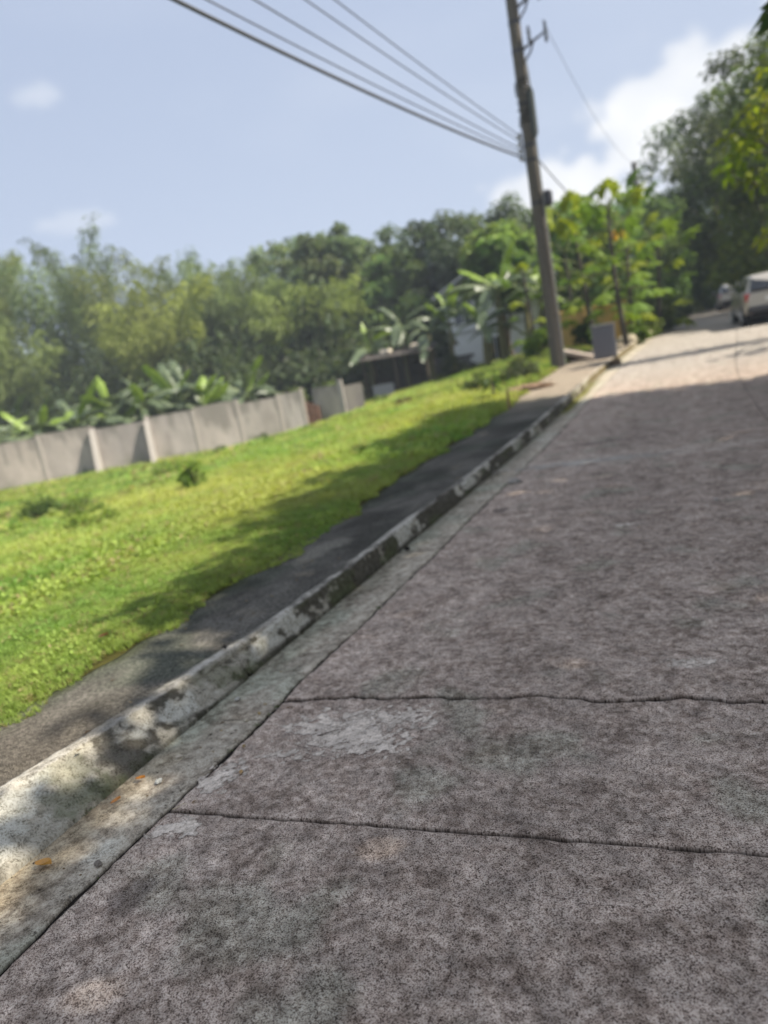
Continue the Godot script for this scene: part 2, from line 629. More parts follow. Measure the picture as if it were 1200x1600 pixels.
func papaya(label: String, at: Vector3, h: float, count: int, sd: int, size: float, fruit := 0) -> Node3D:
	var r := RandomNumberGenerator.new()
	r.seed = sd
	var o := thing("papaya_tree", label, "papaya tree", at)
	var mb := MB.new()
	var pts := []; var rad := []
	for k in 8:
		var t := k / 7.0
		pts.append(Vector3(0.15 * sin(t * 2.4 + sd), -0.2 + (h + 0.2) * t, 0.12 * sin(t * 2 + sd * 2)))
		rad.append(lerpf(0.11, 0.05, t))
	mb.tube(pts, rad, 8, lin(0.06, 0.052, 0.04))
	put("trunk", mb.mesh(bark), o)
	for k in count:
		var t := 1.0 - 0.68 * pow(float(k) / count, 1.1)
		var fi := t * 7.0
		var ip := mini(int(fi), 6)
		var c: Vector3 = (pts[ip] as Vector3).lerp(pts[ip + 1], fi - ip)
		var b := Basis(Vector3.UP, TAU * k * 0.382 + r.randf() * 0.4) * Basis(Vector3.BACK, lerpf(0.9, -0.45, float(k) / count) + r.randf_range(-0.15, 0.15))
		put("leaf", papaya_leaves[r.randi() % papaya_leaves.size()], o, Transform3D(b.scaled(Vector3.ONE * size * r.randf_range(0.8, 1.15)), c))
	for k in fruit:
		var fm := MB.new()
		var prof := []; var pr := []
		for q in 8:
			prof.append(Vector3(0, -0.3 * q / 7.0, 0)); pr.append(0.015 + 0.085 * pow(sin(PI * clampf((q / 7.0), 0.04, 0.97)), 0.7))
		fm.tube(prof, pr, 9, lin(0.75, 0.33, 0.02) if k < 2 else lin(0.45, 0.42, 0.05))
		var a := TAU * k / 3.0
		put("fruit", fm.mesh(vmat(0.45)), o, Transform3D(Basis(), Vector3(0.16 * cos(a), h * 0.83, 0.16 * sin(a)) + Vector3(0.1, 0, 0.1)))
	return o

# a low leafy bush
func bush(called: String, label: String, category: String, at: Vector3, r: float, h: float, col: Color, leaves: int, size: float, sd: int, slim := 0.5) -> Node3D:
	rng.seed = sd
	var o := thing(called, label, category, at)
	var st := MB.new()
	for k in 7:
		var a := TAU * k / 7.0
		st.tube(limb_pts(Vector3(0, -0.08, 0), Vector3(cos(a) * r * 0.6, h * 0.7, sin(a) * r * 0.6), 0.06), [0.018, 0.016, 0.014, 0.012, 0.009, 0.006], 5, lin(0.13, 0.11, 0.06))
	put("stems", st.mesh(bark), o).set_meta("kind", "stuff")
	var mb := MB.new()
	for k in 12:
		var q := rdir()
		var c := Vector3(q.x * r * 0.62, h * (0.45 + 0.33 * q.y), q.z * r * 0.62)
		var t := rng.randf_range(0.75, 1.25)
		clump(mb, c, minf(r, h) * 0.42, leaves / 12, size, Color(col.r * t, col.g * t, col.b * t), 0.8, slim)
	put("foliage", mb.mesh(leaf_soft), o)
	return o

# ------------------------------------------------------------------ road, kerb, pavement
func grit(size: int, sd: int) -> PackedByteArray:
	# grains of one to three texels, wrapping round
	var r := RandomNumberGenerator.new()
	r.seed = sd
	var total := size * size
	var a := PackedByteArray(); a.resize(total)
	for k in total:
		a[k] = r.randi() & 255
	var out := PackedByteArray(); out.resize(total)
	for k in total:
		var v := (a[k] * 2 + a[(k + 1) % total] + a[(k + size) % total] + a[(k + size + 1) % total]) * 0.2 - 127.5
		out[k] = clampi(int(127.5 + v * 1.9), 0, 255)
	return out

var road_mat: StandardMaterial3D
var gutter_mat: StandardMaterial3D
var kerb_mat: StandardMaterial3D
var walk_mat: StandardMaterial3D
const SEAM := 0.37
const LANE := 3.3
# transverse joints, metres ahead, and how jagged each one is
const JOINT := [-4.0, -0.6, 2.165, 3.15, 7.0, 11.2, 15.6, 20.0, 24.5, 29.0, 36.0, 44.0, 54.0, 66.0, 90.0, 140.0]
const JAG := [0.01, 0.006, 0.010, 0.06, 0.02, 0.03, 0.03, 0.02, 0.02, 0.02, 0.02, 0.02, 0.02, 0.02, 0.02, 0.02]

func joint_d(k: int, s: float) -> float:
	var j: float = JAG[k]
	return JOINT[k] + j * n_b.get_noise_2d(s * 60.0, k * 91.0) + j * 0.35 * n_b.get_noise_2d(s * 260.0, k * 37.0) + (0.0035 if k != 3 else 0.016) * n_b.get_noise_2d(s * 900.0, k * 17.0)

func seam_s(d: float) -> float:
	return SEAM + 0.022 * n_b.get_noise_2d(d * 28.0, 7.0) + 0.009 * n_b.get_noise_2d(d * 170.0, 9.0) + 0.004 * n_b.get_noise_2d(d * 700.0, 19.0)

func gap(a: float, b: float, w: float) -> float:
	return w * (0.45 + 0.55 * absf(n_b.get_noise_2d(a * 130.0, b * 53.0 + 5.0)) * 2.2)

func blot(x: float, z: float, cx: float, cz: float, rx: float, rz: float, edge := 0.5) -> float:
	var q := sqrt(pow((x - cx) / rx, 2) + pow((z - cz) / rz, 2)) + 0.55 * n_a.get_noise_2d(x * 130.0, z * 130.0) + 0.35 * n_a.get_noise_2d(x * 480.0, z * 480.0)
	return 1.0 - smoothstep(1.0 - edge, 1.0 + edge * 0.2, q)

func road_tint(x: float, z: float, s: float) -> Color:
	# wear, moss and washed-out patches that the surface itself carries
	var big := n_a.get_noise_2d(x * 22.0, z * 22.0)
	var mid := n_a.get_noise_2d(x * 75.0 + 40.0, z * 75.0)
	var fin := n_a.get_noise_2d(x * 260.0 - 90.0, z * 260.0)
	var spot := n_a.get_noise_2d(x * 700.0 + 30.0, z * 700.0)
	var w := 0.60 + 0.05 * big + 0.08 * mid + 0.21 * fin + 0.27 * spot
	# two pale wheel tracks along the lane
	w *= 1.0 + 0.10 * exp(-pow((s - 0.95 + 0.1 * big) / 0.22, 2.0)) + 0.09 * exp(-pow((s - 2.35 + 0.1 * big) / 0.25, 2.0))
	var c := Color(w, w * 0.905, w * 0.82)
	# wheel-worn, paler band near the gutter; darker lane middle
	c = c * (1.0 + 0.16 * (1.0 - smoothstep(SEAM, SEAM + 0.55, s)) - 0.06 * smoothstep(0.9, 1.8, s))
	var green := smoothstep(0.22, 0.5, n_c.get_noise_2d(x * 60.0 + 11.0, z * 60.0))
	c = c.lerp(Color(w * 0.62, w * 0.76, w * 0.62), green * 0.35)
	var pale := blot(x, z, -1.56, -2.80, 0.20, 0.16) * 0.85
	pale = maxf(pale, blot(x, z, -1.38, -2.94, 0.16, 0.10) * 0.9)
	pale = maxf(pale, blot(x, z, -1.93, -2.08, 0.07, 0.06) * 0.8)
	pale = maxf(pale, blot(x, z, -2.15, -1.95, 0.06, 0.13) * 0.8)
	pale = maxf(pale, blot(x, z, -0.12, -3.50, 0.11, 0.07) * 0.8)
	pale = maxf(pale, blot(x, z, -1.97, -2.42, 0.06, 0.14) * 0.6)
	pale = maxf(pale, blot(x, z, -1.80, -2.60, 0.06, 0.04) * 0.5)
	pale = maxf(pale, blot(x, z, -1.2, -9.6, 2.4, 0.5) * 0.35)
	c = c.lerp(Color(0.98, 0.95, 0.88), pale)
	var dark := blot(x, z, -1.83, -7.2, 0.10, 0.12) * 0.7
	dark = maxf(dark, blot(x, z, -1.85, -1.72, 0.06, 0.16) * 0.6)
	dark = maxf(dark, blot(x, z, -1.2, -11.0, 0.55, 0.14) * 0.55)
	dark = maxf(dark, blot(x, z, -1.75, -9.9, 0.16, 0.12) * 0.5)
	c = c.lerp(Color(0.16, 0.145, 0.14), dark)
	# tone blends to an even neutral grey along the far stretch
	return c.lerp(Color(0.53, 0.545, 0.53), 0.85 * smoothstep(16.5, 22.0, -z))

func slab(parent: Node, k: int, lane: int) -> void:
	var d0: float = JOINT[k]; var d1: float = JOINT[k + 1]
	var s0 := SEAM if lane == 0 else LANE
	var s1 := LANE if lane == 0 else ROAD_W - 0.0
	var near := d0 < 7.5 and lane == 0
	var step := 0.026 if near and d0 > -0.7 else (0.07 if d0 < 16.0 else 0.22)
	var cols := int((s1 - s0) / (step * (1.0 if lane == 0 else 2.0))) + 2
	var rows := int(minf((d1 - d0) / step, 190.0)) + 2
	var P := PackedVector3Array(); var C := PackedColorArray()
	for r in rows + 2:
		for q in cols + 2:
			var skirt := r == 0 or q == 0 or r == rows + 1 or q == cols + 1
			var rr := clampi(r - 1, 0, rows - 1); var qq := clampi(q - 1, 0, cols - 1)
			var fr := rr / float(rows - 1); var fq := qq / float(cols - 1)
			# ease towards the edges so that they can be rounded
			fr = fr if rr != 1 else 0.010 / (d1 - d0)
			fr = fr if rr != rows - 2 else 1.0 - 0.010 / (d1 - d0)
			var s := lerpf(s0, s1, fq)
			var dm := lerpf(d0, d1, fr)
			var se := (seam_s(dm) if lane == 0 else LANE + 0.01 * n_b.get_noise_2d(dm * 40.0, 3.0)) + gap(dm, s0, 0.017 if lane == 0 else 0.006)
			var sr := (LANE + 0.01 * n_b.get_noise_2d(dm * 40.0, 3.0)) - 0.006 if lane == 0 else s1
			s = lerpf(se, sr, fq)
			if qq == 1:
				s = se + 0.010
			var a := joint_d(k, s) + gap(s, k, 0.009 if k != 3 else 0.019)
			var b := joint_d(k + 1, s) - gap(s + 3.0, k + 1, 0.009 if k != 2 else 0.019)
			var d := lerpf(a, b, fr)
			var x := xc(d) + s
			var y := ry(d) + 0.004 + 0.0045 * n_a.get_noise_2d(x * 40.0, d * 40.0) + 0.0016 * n_a.get_noise_2d(x * 300.0, d * 300.0)
			if rr == 0 or qq == 0 or rr == rows - 1:
				y -= 0.003 + 0.006 * absf(n_b.get_noise_2d(x * 300.0, d * 300.0))
			if skirt:
				y -= 0.02
			P.append(Vector3(x, y, -d))
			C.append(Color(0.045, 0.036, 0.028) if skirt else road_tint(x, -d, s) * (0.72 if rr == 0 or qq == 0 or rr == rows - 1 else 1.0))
	var mb := MB.new()
	mb.grid(P, rows + 2, cols + 2, C)
	put("road_slab", mb.mesh(road_mat), parent)

func gutter_strip(parent: Node, d0: float, d1: float) -> void:
	var step := 0.03 if d0 < 9.0 else 0.2
	var rows := int((d1 - d0) / step) + 2
	var cols := 13 if d0 < 9.0 else 6
	var P := PackedVector3Array(); var C := PackedColorArray()
	for r in rows + 2:
		for q in cols + 2:
			var rr := clampi(r - 1, 0, rows - 1); var qq := clampi(q - 1, 0, cols - 1)
			var skirt := r == 0 or r == rows + 1 or q == cols + 1
			var d := lerpf(d0, d1, rr / float(rows - 1))
			var se := seam_s(d) - gap(d + 9.0, 1.0, 0.015)
			var s := lerpf(-0.03, se, qq / float(cols - 1))
			d += 0.02 * n_b.get_noise_2d(s * 150.0, d0 * 31.0) + (0.004 if rr == 0 else (-0.004 if rr == rows - 1 else 0.0))
			var x := xc(d) + s
			var y := ry(d) + 0.004 - 0.012 * (1.0 - s / SEAM) + 0.004 * n_a.get_noise_2d(x * 60.0, d * 60.0)
			if qq == cols - 1 or rr == 0 or rr == rows - 1:
				y -= 0.004
			if skirt:
				y -= 0.02
			P.append(Vector3(x, y, -d))
			var w := 0.72 + 0.2 * n_a.get_noise_2d(x * 90.0, d * 45.0) + 0.16 * n_a.get_noise_2d(x * 300.0, d * 200.0)
			var c := Color(w * 0.97, w * 0.93, w * 0.84)
			# silt gathered against the kerb, moss further along
			var silt := (1.0 - smoothstep(0.04, 0.24, s + 0.08 * n_a.get_noise_2d(x * 120.0, d * 60.0)))
			c = c.lerp(Color(0.62, 0.55, 0.42), silt * 0.9 * (1.0 - smoothstep(2.1, 2.9, d)))
			c = c.lerp(Color(0.38, 0.40, 0.33), silt * 0.55 * smoothstep(2.1, 2.9, d))
			c = c.lerp(Color(0.60, 0.70, 0.62), 0.45 * smoothstep(0.1, 0.4, n_c.get_noise_2d(x * 55.0, d * 45.0)))
			c = c.lerp(Color(0.93, 0.95, 0.90), 0.75 * blot(x, -d, -2.15, -1.95, 0.07, 0.13))
			c = c.lerp(Color(0.9, 0.9, 0.86), 0.5 * blot(x, -d, -2.2, -12.2, 0.14, 1.0))
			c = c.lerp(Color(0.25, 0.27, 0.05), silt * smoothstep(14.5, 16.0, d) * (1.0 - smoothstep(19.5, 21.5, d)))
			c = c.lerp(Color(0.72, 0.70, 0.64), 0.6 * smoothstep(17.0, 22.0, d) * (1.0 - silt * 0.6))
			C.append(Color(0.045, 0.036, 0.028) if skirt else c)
	var mb := MB.new()
	mb.grid(P, rows + 2, cols + 2, C)
	put("gutter_slab", mb.mesh(gutter_mat), parent)

# kerb profile: offset behind the face line, height, share of the way up the face, how far it belongs to the top
func kerb_profile(d: float, n_face := 18) -> Array:
	var ramp := 1.0 - smoothstep(1.5, 4.2, d)          # flattened, plastered-over start of the kerb
	var top := 0.155 + 0.012 * n_b.get_noise_2d(d * 21.0, 77.0)
	var lean := lerpf(0.035, 0.25, ramp) + 0.015 * n_b.get_noise_2d(d * 35.0, 50.0)
	var out := []
	for q in n_face:
		var t := q / (n_face - 1.0)
		out.append([lean * pow(t, 1.15), (top - 0.008) * t, t, 0.0])
	out.append([lean + 0.006, top - 0.002, 1.0, 0.35])
	out.append([lean + 0.016, top + 0.003, 1.0, 0.85])
	for q in 5:
		var t := (q + 1) / 5.0
		out.append([lean + 0.016 + t * 0.095, top + 0.003 - 0.014 * t * t, 1.0, 1.0 + t])
	out.append([lean + 0.125, top - 0.03, 1.0, 2.2])
	return out

func kerb_block(parent: Node, d0: float, d1: float) -> void:
	var step := 0.012 if d0 < 6.5 else (0.022 if d0 < 9.5 else (0.08 if d0 < 22.0 else 0.3))
	var nf := 18 if d0 < 10.0 else 9
	var rows := int((d1 - d0) / step) + 2
	var cols := kerb_profile(2.0, nf).size()
	var P := PackedVector3Array(); var C := PackedColorArray(); var U := PackedVector2Array()
	var fine := 1.0 if d0 < 24.0 else 0.4
	for r in rows + 2:
		var rr := clampi(r - 1, 0, rows - 1)
		var end := r == 0 or r == rows + 1
		var d := lerpf(d0 + 0.004, d1 - 0.004, rr / float(rows - 1))
		var pr := kerb_profile(d, nf)
		var run := 0.0
		var notch := 1.0 if rr == 0 or rr == rows - 1 else 0.0
		for q in cols:
			var o: Array = pr[q]
			if q > 0:
				run += Vector2(o[0], o[1]).distance_to(Vector2(pr[q - 1][0], pr[q - 1][1]))
			var h: float = o[2]
			var topness: float = o[3]
			var dd := d + 0.014 * n_b.get_noise_2d(run * 900.0, d0 * 40.0)
			var big := n_b.get_noise_2d(d * 75.0, run * 260.0)
			var chip := (maxf(0.0, big - 0.12) * 0.07 + maxf(0.0, n_b.get_noise_2d(d * 330.0, run * 900.0) - 0.1) * 0.012) * fine
			var lump := (0.007 * n_b.get_noise_2d(d * 90.0, run * 500.0 + 300.0) + 0.0035 * n_a.get_noise_2d(d * 700.0, run * 2600.0)) * fine
			var edge := smoothstep(0.6, 1.0, h) * (1.0 - smoothstep(0.8, 1.6, topness)) * smoothstep(2.4, 3.4, d) + 0.25
			var x := xc(d) - float(o[0]) - (chip * edge + lump * 0.8) * (1.0 if q > 0 else 0.0) - notch * 0.012
			var y := ry(d) + float(o[1]) - chip * edge * (0.9 if h > 0.85 else 0.0) + lump * (0.7 if topness > 0.3 else 0.0) - notch * 0.012 * smoothstep(0.7, 1.0, h)
			if q == 0:
				y -= 0.03
			if end:
				x -= 0.02
				y -= 0.02
			P.append(Vector3(x, y, -dd))
			U.append(Vector2(run, d))
			# old paint and plaster over dark, mossy concrete
			var on_top := smoothstep(0.3, 0.8, topness)
			var s := run * 150.0
			var a := 0.8 * n_c.get_noise_2d(d * 34.0, s * 0.35 + 20.0) + 0.6 * n_c.get_noise_2d(d * 140.0, s * 1.3) + 0.4 * n_c.get_noise_2d(d * 560.0, s * 5.0)
			var streak := n_c.get_noise_2d(d * 330.0, s * 0.5 + 700.0)
			var far := smoothstep(3.3, 5.0, d)
			var near := 1.0 - smoothstep(2.1, 2.7, d)
			var bare := Color(0.45, 0.425, 0.36)
			var stain := Color(0.085, 0.075, 0.058)
			var dirt := smoothstep(-0.08 - 0.36 * far + 0.10 * near, 0.10 - 0.34 * far + 0.16 * near, a + 0.14 * (0.55 - h) + 0.18 * streak)
			var c := bare.lerp(stain, (0.9 - 0.3 * near) * dirt * (1.0 - on_top))
			var wn := n_c.get_noise_2d(d * 40.0 + 90.0, s * 0.5) + 0.35 * n_c.get_noise_2d(d * 260.0, s * 2.2)
			var white := smoothstep(0.20 + 0.06 * far, 0.26 + 0.06 * far, wn) * smoothstep(0.12, 0.35, h)
			white = maxf(white, smoothstep(0.05, -0.05, absf(d - 8.45 + 0.12 * h) - 0.26 + 0.25 * wn) * smoothstep(0.25, 0.45, h))
			white = maxf(white, smoothstep(0.05, -0.03, absf(d - 4.05 + 0.1 * h) - 0.13 + 0.25 * wn) * smoothstep(0.12, 0.3, h))
			white = maxf(white, smoothstep(0.06, -0.04, absf(d - 2.95 + 0.25 * h) - 0.10 + 0.3 * wn) * smoothstep(0.05, 0.2, h) * smoothstep(0.85, 0.6, h))
			c = c.lerp(Color(0.66, 0.65, 0.58), white * 0.85 * (1.0 - on_top))
			var moss := smoothstep(0.05, 0.3, n_c.get_noise_2d(d * 50.0 + 300.0, s * 0.6) + 0.3 * n_c.get_noise_2d(d * 420.0, s * 3.0)) * (1.0 - h * 0.6)
			c = c.lerp(Color(0.10, 0.125, 0.05), moss * 0.65 * (1.0 - on_top))
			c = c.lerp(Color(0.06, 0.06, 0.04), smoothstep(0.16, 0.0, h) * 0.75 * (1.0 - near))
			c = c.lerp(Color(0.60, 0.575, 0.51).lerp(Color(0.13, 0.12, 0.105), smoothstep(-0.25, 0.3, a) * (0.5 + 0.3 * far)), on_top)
			c = c.lerp(Color(0.14, 0.135, 0.115), smoothstep(1.35, 1.9, topness + 0.5 * a) * smoothstep(2.2, 3.2, d))
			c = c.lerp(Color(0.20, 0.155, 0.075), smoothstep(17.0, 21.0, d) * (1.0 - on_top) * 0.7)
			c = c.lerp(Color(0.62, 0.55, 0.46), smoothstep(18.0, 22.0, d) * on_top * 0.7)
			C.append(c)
	var mb := MB.new()
	mb.grid(P, rows + 2, cols, C, true, U)
	put("kerb_block", mb.mesh(kerb_mat), parent)

func pavement_piece(parent: Node, d0: float, d1: float) -> void:
	var step := 0.035 if d0 < 9.0 else 0.22
	var rows := int((d1 - d0) / step) + 2
	var cols := 28 if d0 < 9.0 else 9
	var P := PackedVector3Array(); var C := PackedColorArray()
	for r in rows:
		var d := lerpf(d0, d1, r / float(rows - 1))
		var pr := kerb_profile(d)
		var inner: float = pr[pr.size() - 1][0] - 0.03
		var outer := so(d) + 0.07 * n_b.get_noise_2d(d * 22.0, 400.0) + 0.035 * n_b.get_noise_2d(d * 110.0, 420.0)
		for q in cols + 1:
			var t := minf(q, cols - 1) / float(cols - 1)
			var s := lerpf(inner, outer, t)
			var x := xc(d) - s
			var y := ry(d) + 0.142 + 0.016 * smoothstep(0.0, 0.3, t) + 0.006 * n_a.get_noise_2d(x * 50.0, d * 50.0) + 0.004 * n_a.get_noise_2d(x * 330.0, d * 330.0)
			if q == cols:
				y -= 0.14
			P.append(Vector3(x, y, -d))
			var w := 0.30 + 0.15 * n_a.get_noise_2d(x * 60.0 + 9.0, d * 30.0) + 0.12 * n_a.get_noise_2d(x * 260.0, d * 160.0)
			var c := Color(w, w * 0.95, w * 0.86)
			c = c.lerp(Color(w * 0.62, w * 0.72, w * 0.55), 0.6 * smoothstep(-0.05, 0.3, n_c.get_noise_2d(x * 40.0, d * 30.0 + 50.0)))
			c = c.lerp(Color(0.12, 0.115, 0.10), 0.65 * smoothstep(0.02, 0.38, n_c.get_noise_2d(x * 30.0 + 80.0, d * 16.0)))
			c = c.lerp(Color(0.66, 0.63, 0.55), 0.7 * blot(x, -d, -3.0, -5.6, 0.22, 0.4))
			c = c.lerp(Color(0.36, 0.315, 0.27), 0.55 * (1.0 - smoothstep(2.3, 3.0, d)))
			c = c.lerp(Color(0.13, 0.15, 0.07), 0.7 * smoothstep(0.86, 1.0, t + 0.12 * n_b.get_noise_2d(d * 90.0, 12.0)))
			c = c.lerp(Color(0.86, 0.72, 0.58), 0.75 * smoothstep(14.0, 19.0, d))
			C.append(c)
	var mb := MB.new()
	mb.grid(P, rows, cols + 1, C, true)
	put("pavement_slab", mb.mesh(walk_mat), parent)

func build_ground() -> void:
	var soil := mixed(512, [[noise_bytes(512, 0.02, 5, 31), 0.8], [noise_bytes(512, 0.12, 3, 32), 0.5]], [[0.0, lin(0.045, 0.045, 0.018)], [0.5, lin(0.12, 0.15, 0.035)], [1.0, lin(0.2, 0.22, 0.06)]])
	var gm := surfaced(soil, 2.3, 2.0)
	var rows: Array[float] = []
	var z := -60.0
	while z < 420.0:
		rows.append(z)
		z += 0.5 if z > -2.0 and z < 30.0 else (2.0 if z < 90.0 else 30.0)
	var L := [420.0, 250.0, 150.0, 90.0, 60.0, 45.0, 36.0, 30.0, 26.0, 22.0, 18.0, 15.0, 12.0, 10.0, 8.0, 6.5, 5.0, 4.0, 3.0, 2.3, 1.7, 1.2, 0.8, 0.45, 0.2, 0.05, -0.05]
	var R := [0.05, 0.4, 1.0, 2.0, 4.0, 8.0, 14.0, 24.0, 40.0, 70.0, 120.0, 250.0, 420.0]
	var P := PackedVector3Array(); var C := PackedColorArray()
	var cols := L.size() + 2 + R.size()
	for d in rows:
		var e := xc(d) - so(d)
		for k in L:
			var x: float = e - k
			var y := gy(minf(x, e - 0.001), -d) - 0.02
			P.append(Vector3(x, y, -d))
		P.append(Vector3(e + 0.12, ry(d) - 0.12, -d))
		P.append(Vector3(xc(d) + ROAD_W + 0.12, ry(d) - 0.12, -d))
		for k in R:
			P.append(Vector3(xc(d) + ROAD_W + 0.3 + k, gy(xc(d) + ROAD_W + 0.3 + k, -d) - 0.02, -d))
	for p in P:
		var w := 0.8 + 0.25 * n_a.get_noise_2d(p.x * 8.0, p.z * 8.0)
		var rim := smoothstep(0.5, 0.15, xc(-p.z) - so(-p.z) - p.x) # bare, trodden earth along the pavement
		C.append(Color(w, w, w).lerp(Color(0.42, 0.30, 0.30), rim * 0.9))
	var mb := MB.new()
	mb.grid(P, rows.size(), cols, C)
	structure(put("ground", mb.mesh(gm)))

func build_road() -> void:
	var speck := mixed(1024, [[grit(1024, 90), 0.8], [noise_bytes(1024, 0.30, 2, 1), 0.5], [noise_bytes(1024, 0.05, 4, 2), 0.42]],
		[[0.0, lin(0.09, 0.07, 0.06)], [0.25, lin(0.35, 0.295, 0.265)], [0.5, lin(0.76, 0.685, 0.625)], [0.75, lin(1.0, 0.93, 0.86)], [1.0, lin(1.0, 0.96, 0.92)]])
	var blotch := mixed(1024, [[noise_bytes(1024, 0.016, 5, 4), 0.6], [noise_bytes(1024, 0.07, 4, 5), 0.8]],
		[[0.0, lin(0.40, 0.37, 0.35)], [0.3, lin(0.62, 0.585, 0.56)], [0.55, lin(0.9, 0.885, 0.87)], [1.0, lin(1, 1, 1)]])
	road_mat = surfaced(speck, 1.9, 0.35, blotch[0])
	var smooth := mixed(1024, [[grit(1024, 92), 0.5], [noise_bytes(1024, 0.09, 3, 6), 0.5], [noise_bytes(1024, 0.02, 4, 7), 0.55]],
		[[0.0, lin(0.14, 0.12, 0.10)], [0.3, lin(0.42, 0.385, 0.335)], [0.55, lin(0.72, 0.675, 0.60)], [1.0, lin(0.95, 0.91, 0.84)]])
	gutter_mat = surfaced(smooth, 1.7, 0.28, blotch[0])
	kerb_mat = surfaced(mixed(1024, [[grit(1024, 91), 0.45], [noise_bytes(1024, 0.09, 4, 12), 0.7], [noise_bytes(1024, 0.02, 5, 13), 0.6]],
		[[0.0, lin(0.16, 0.15, 0.13)], [0.25, lin(0.48, 0.46, 0.42)], [0.5, lin(0.84, 0.82, 0.79)], [1.0, lin(1, 1, 1)]]), 1.3, 0.55)
	walk_mat = surfaced(mixed(1024, [[grit(1024, 93), 0.6], [noise_bytes(1024, 0.13, 3, 15), 0.8], [noise_bytes(1024, 0.03, 4, 16), 0.6]],
		[[0.0, lin(0.06, 0.06, 0.05)], [0.35, lin(0.26, 0.255, 0.24)], [0.6, lin(0.52, 0.51, 0.48)], [1.0, lin(0.85, 0.84, 0.80)]]), 1.1, 0.9)
	var mortar := surfaced(mixed(256, [[grit(256, 95), 0.75], [noise_bytes(256, 0.06, 3, 96), 0.6]], [[0.0, lin(0.26, 0.235, 0.21)], [0.4, lin(0.70, 0.66, 0.61)], [1.0, lin(1, 0.97, 0.94)]]), 0.5, 0.4)
	# bedding under the slabs, seen only in the cracks
	var P := PackedVector3Array(); var C := PackedColorArray()
	var rows := 0
	var d := -40.0
	while d < 200.0:
		for s in [-1.9, -0.05, 2.0, 4.5, ROAD_W + 0.2]:
			P.append(Vector3(xc(d) + s, ry(d) - 0.013, -d)); C.append(Color(0.03, 0.027, 0.022))
		rows += 1
		d += 1.0 if d < 80 else 8.0
	var mb := MB.new()
	mb.grid(P, rows, 5, C)
	var road := holder("road", "structure")
	put("road_bed", mb.mesh(vmat(1.0, 0.1)), road)
	for k in JOINT.size() - 1:
		for lane in 2:
			slab(road, k, lane)
	# thin skins of pale mortar left on the slabs
	for q in [[-1.53, -2.80, 0.27, 0.19, 1.0], [-1.36, -2.95, 0.17, 0.10, 2.0], [-1.93, -2.07, 0.085, 0.06, 3.0], [-0.12, -3.52, 0.11, 0.06, 4.0], [-1.95, -2.42, 0.07, 0.10, 5.0], [-1.80, -2.61, 0.08, 0.04, 6.0], [-1.3, -9.5, 0.9, 0.16, 7.0], [-0.6, -6.2, 0.12, 0.06, 8.0]]:
		var m := MB.new()
		var cell: float = 0.007 if q[2] < 0.5 else 0.02
		var nx := int(q[2] * 1.5 / cell); var nz := int(q[3] * 1.5 / cell)
		for a in range(-nx, nx):
			for b in range(-nz, nz):
				var x: float = q[0] + a * cell; var z: float = q[1] + b * cell
				var f := sqrt(pow((x - q[0]) / q[2], 2) + pow((z - q[1]) / q[3], 2)) + 0.8 * n_a.get_noise_2d(x * 170.0 + q[4] * 50.0, z * 170.0) + 1.1 * n_a.get_noise_2d(x * 800.0, z * 800.0)
				if f > 0.92:
					continue
				var c4: Array[Vector3] = []
				for o in [[0, 0], [0, 1], [1, 1], [1, 0]]:
					var xx: float = x + o[0] * cell; var zz: float = z + o[1] * cell
					c4.append(Vector3(xx, ry(-zz) + 0.0062 + 0.0045 * n_a.get_noise_2d(xx * 40.0, -zz * 40.0) + 0.0016 * n_a.get_noise_2d(xx * 300.0, -zz * 300.0), zz))
				var t := 0.82 + 0.3 * n_a.get_noise_2d(x * 300.0, z * 300.0) - 0.2 * smoothstep(0.4, 0.95, f)
				m.quad(c4[0], c4[1], c4[2], c4[3], Color(t, t * 0.91, t * 0.81) if q[2] < 0.5 else Color(t * 0.7, t * 0.67, t * 0.62))
		if m.v.size():
			put("mortar_patch", m.mesh(mortar), road)
	var gutter := holder("gutter", "structure")
	var cuts := [-4.0, 1.2, 2.93, 5.9, 9.1, 14.0, 20.0, 26.0, 34.0, 50.0, 75.0]
	for k in cuts.size() - 1:
		gutter_strip(gutter, cuts[k], cuts[k + 1])
	var kerb := holder("kerb", "structure")
	var kc := [-4.0, 0.6, 3.42, 4.98, 6.25, 7.9, 9.7, 12.4, 15.4, 18.6, 22.0, 28.0, 36.0, 50.0, 75.0]
	for k in kc.size() - 1:
		kerb_block(kerb, kc[k], kc[k + 1])
	var walk := holder("pavement", "structure")
	var wc := [-4.0, 0.8, 5.0, 9.0, 16.0, 26.0, 45.0, 75.0]
	for k in wc.size() - 1:
		pavement_piece(walk, wc[k], wc[k + 1])
	# the kerb on the other side of the road
	var far := holder("kerb", "structure")
	var kP := PackedVector3Array(); var kC := PackedColorArray(); var kr := 0
	d = -20.0
	while d < 110.0:
		for o in [Vector2(0, -0.05), Vector2(0.02, 0.13), Vector2(0.06, 0.155), Vector2(0.2, 0.16), Vector2(0.34, 0.12)]:
			kP.append(Vector3(xc(d) + ROAD_W + o.x, ry(d) + o.y, -d)); kC.append(Color(0.5, 0.48, 0.44))
		kr += 1
		d += 1.0
	var km := MB.new()
	km.grid(kP, kr, 5, kC)
	put("kerb_block", km.mesh(kerb_mat), far)

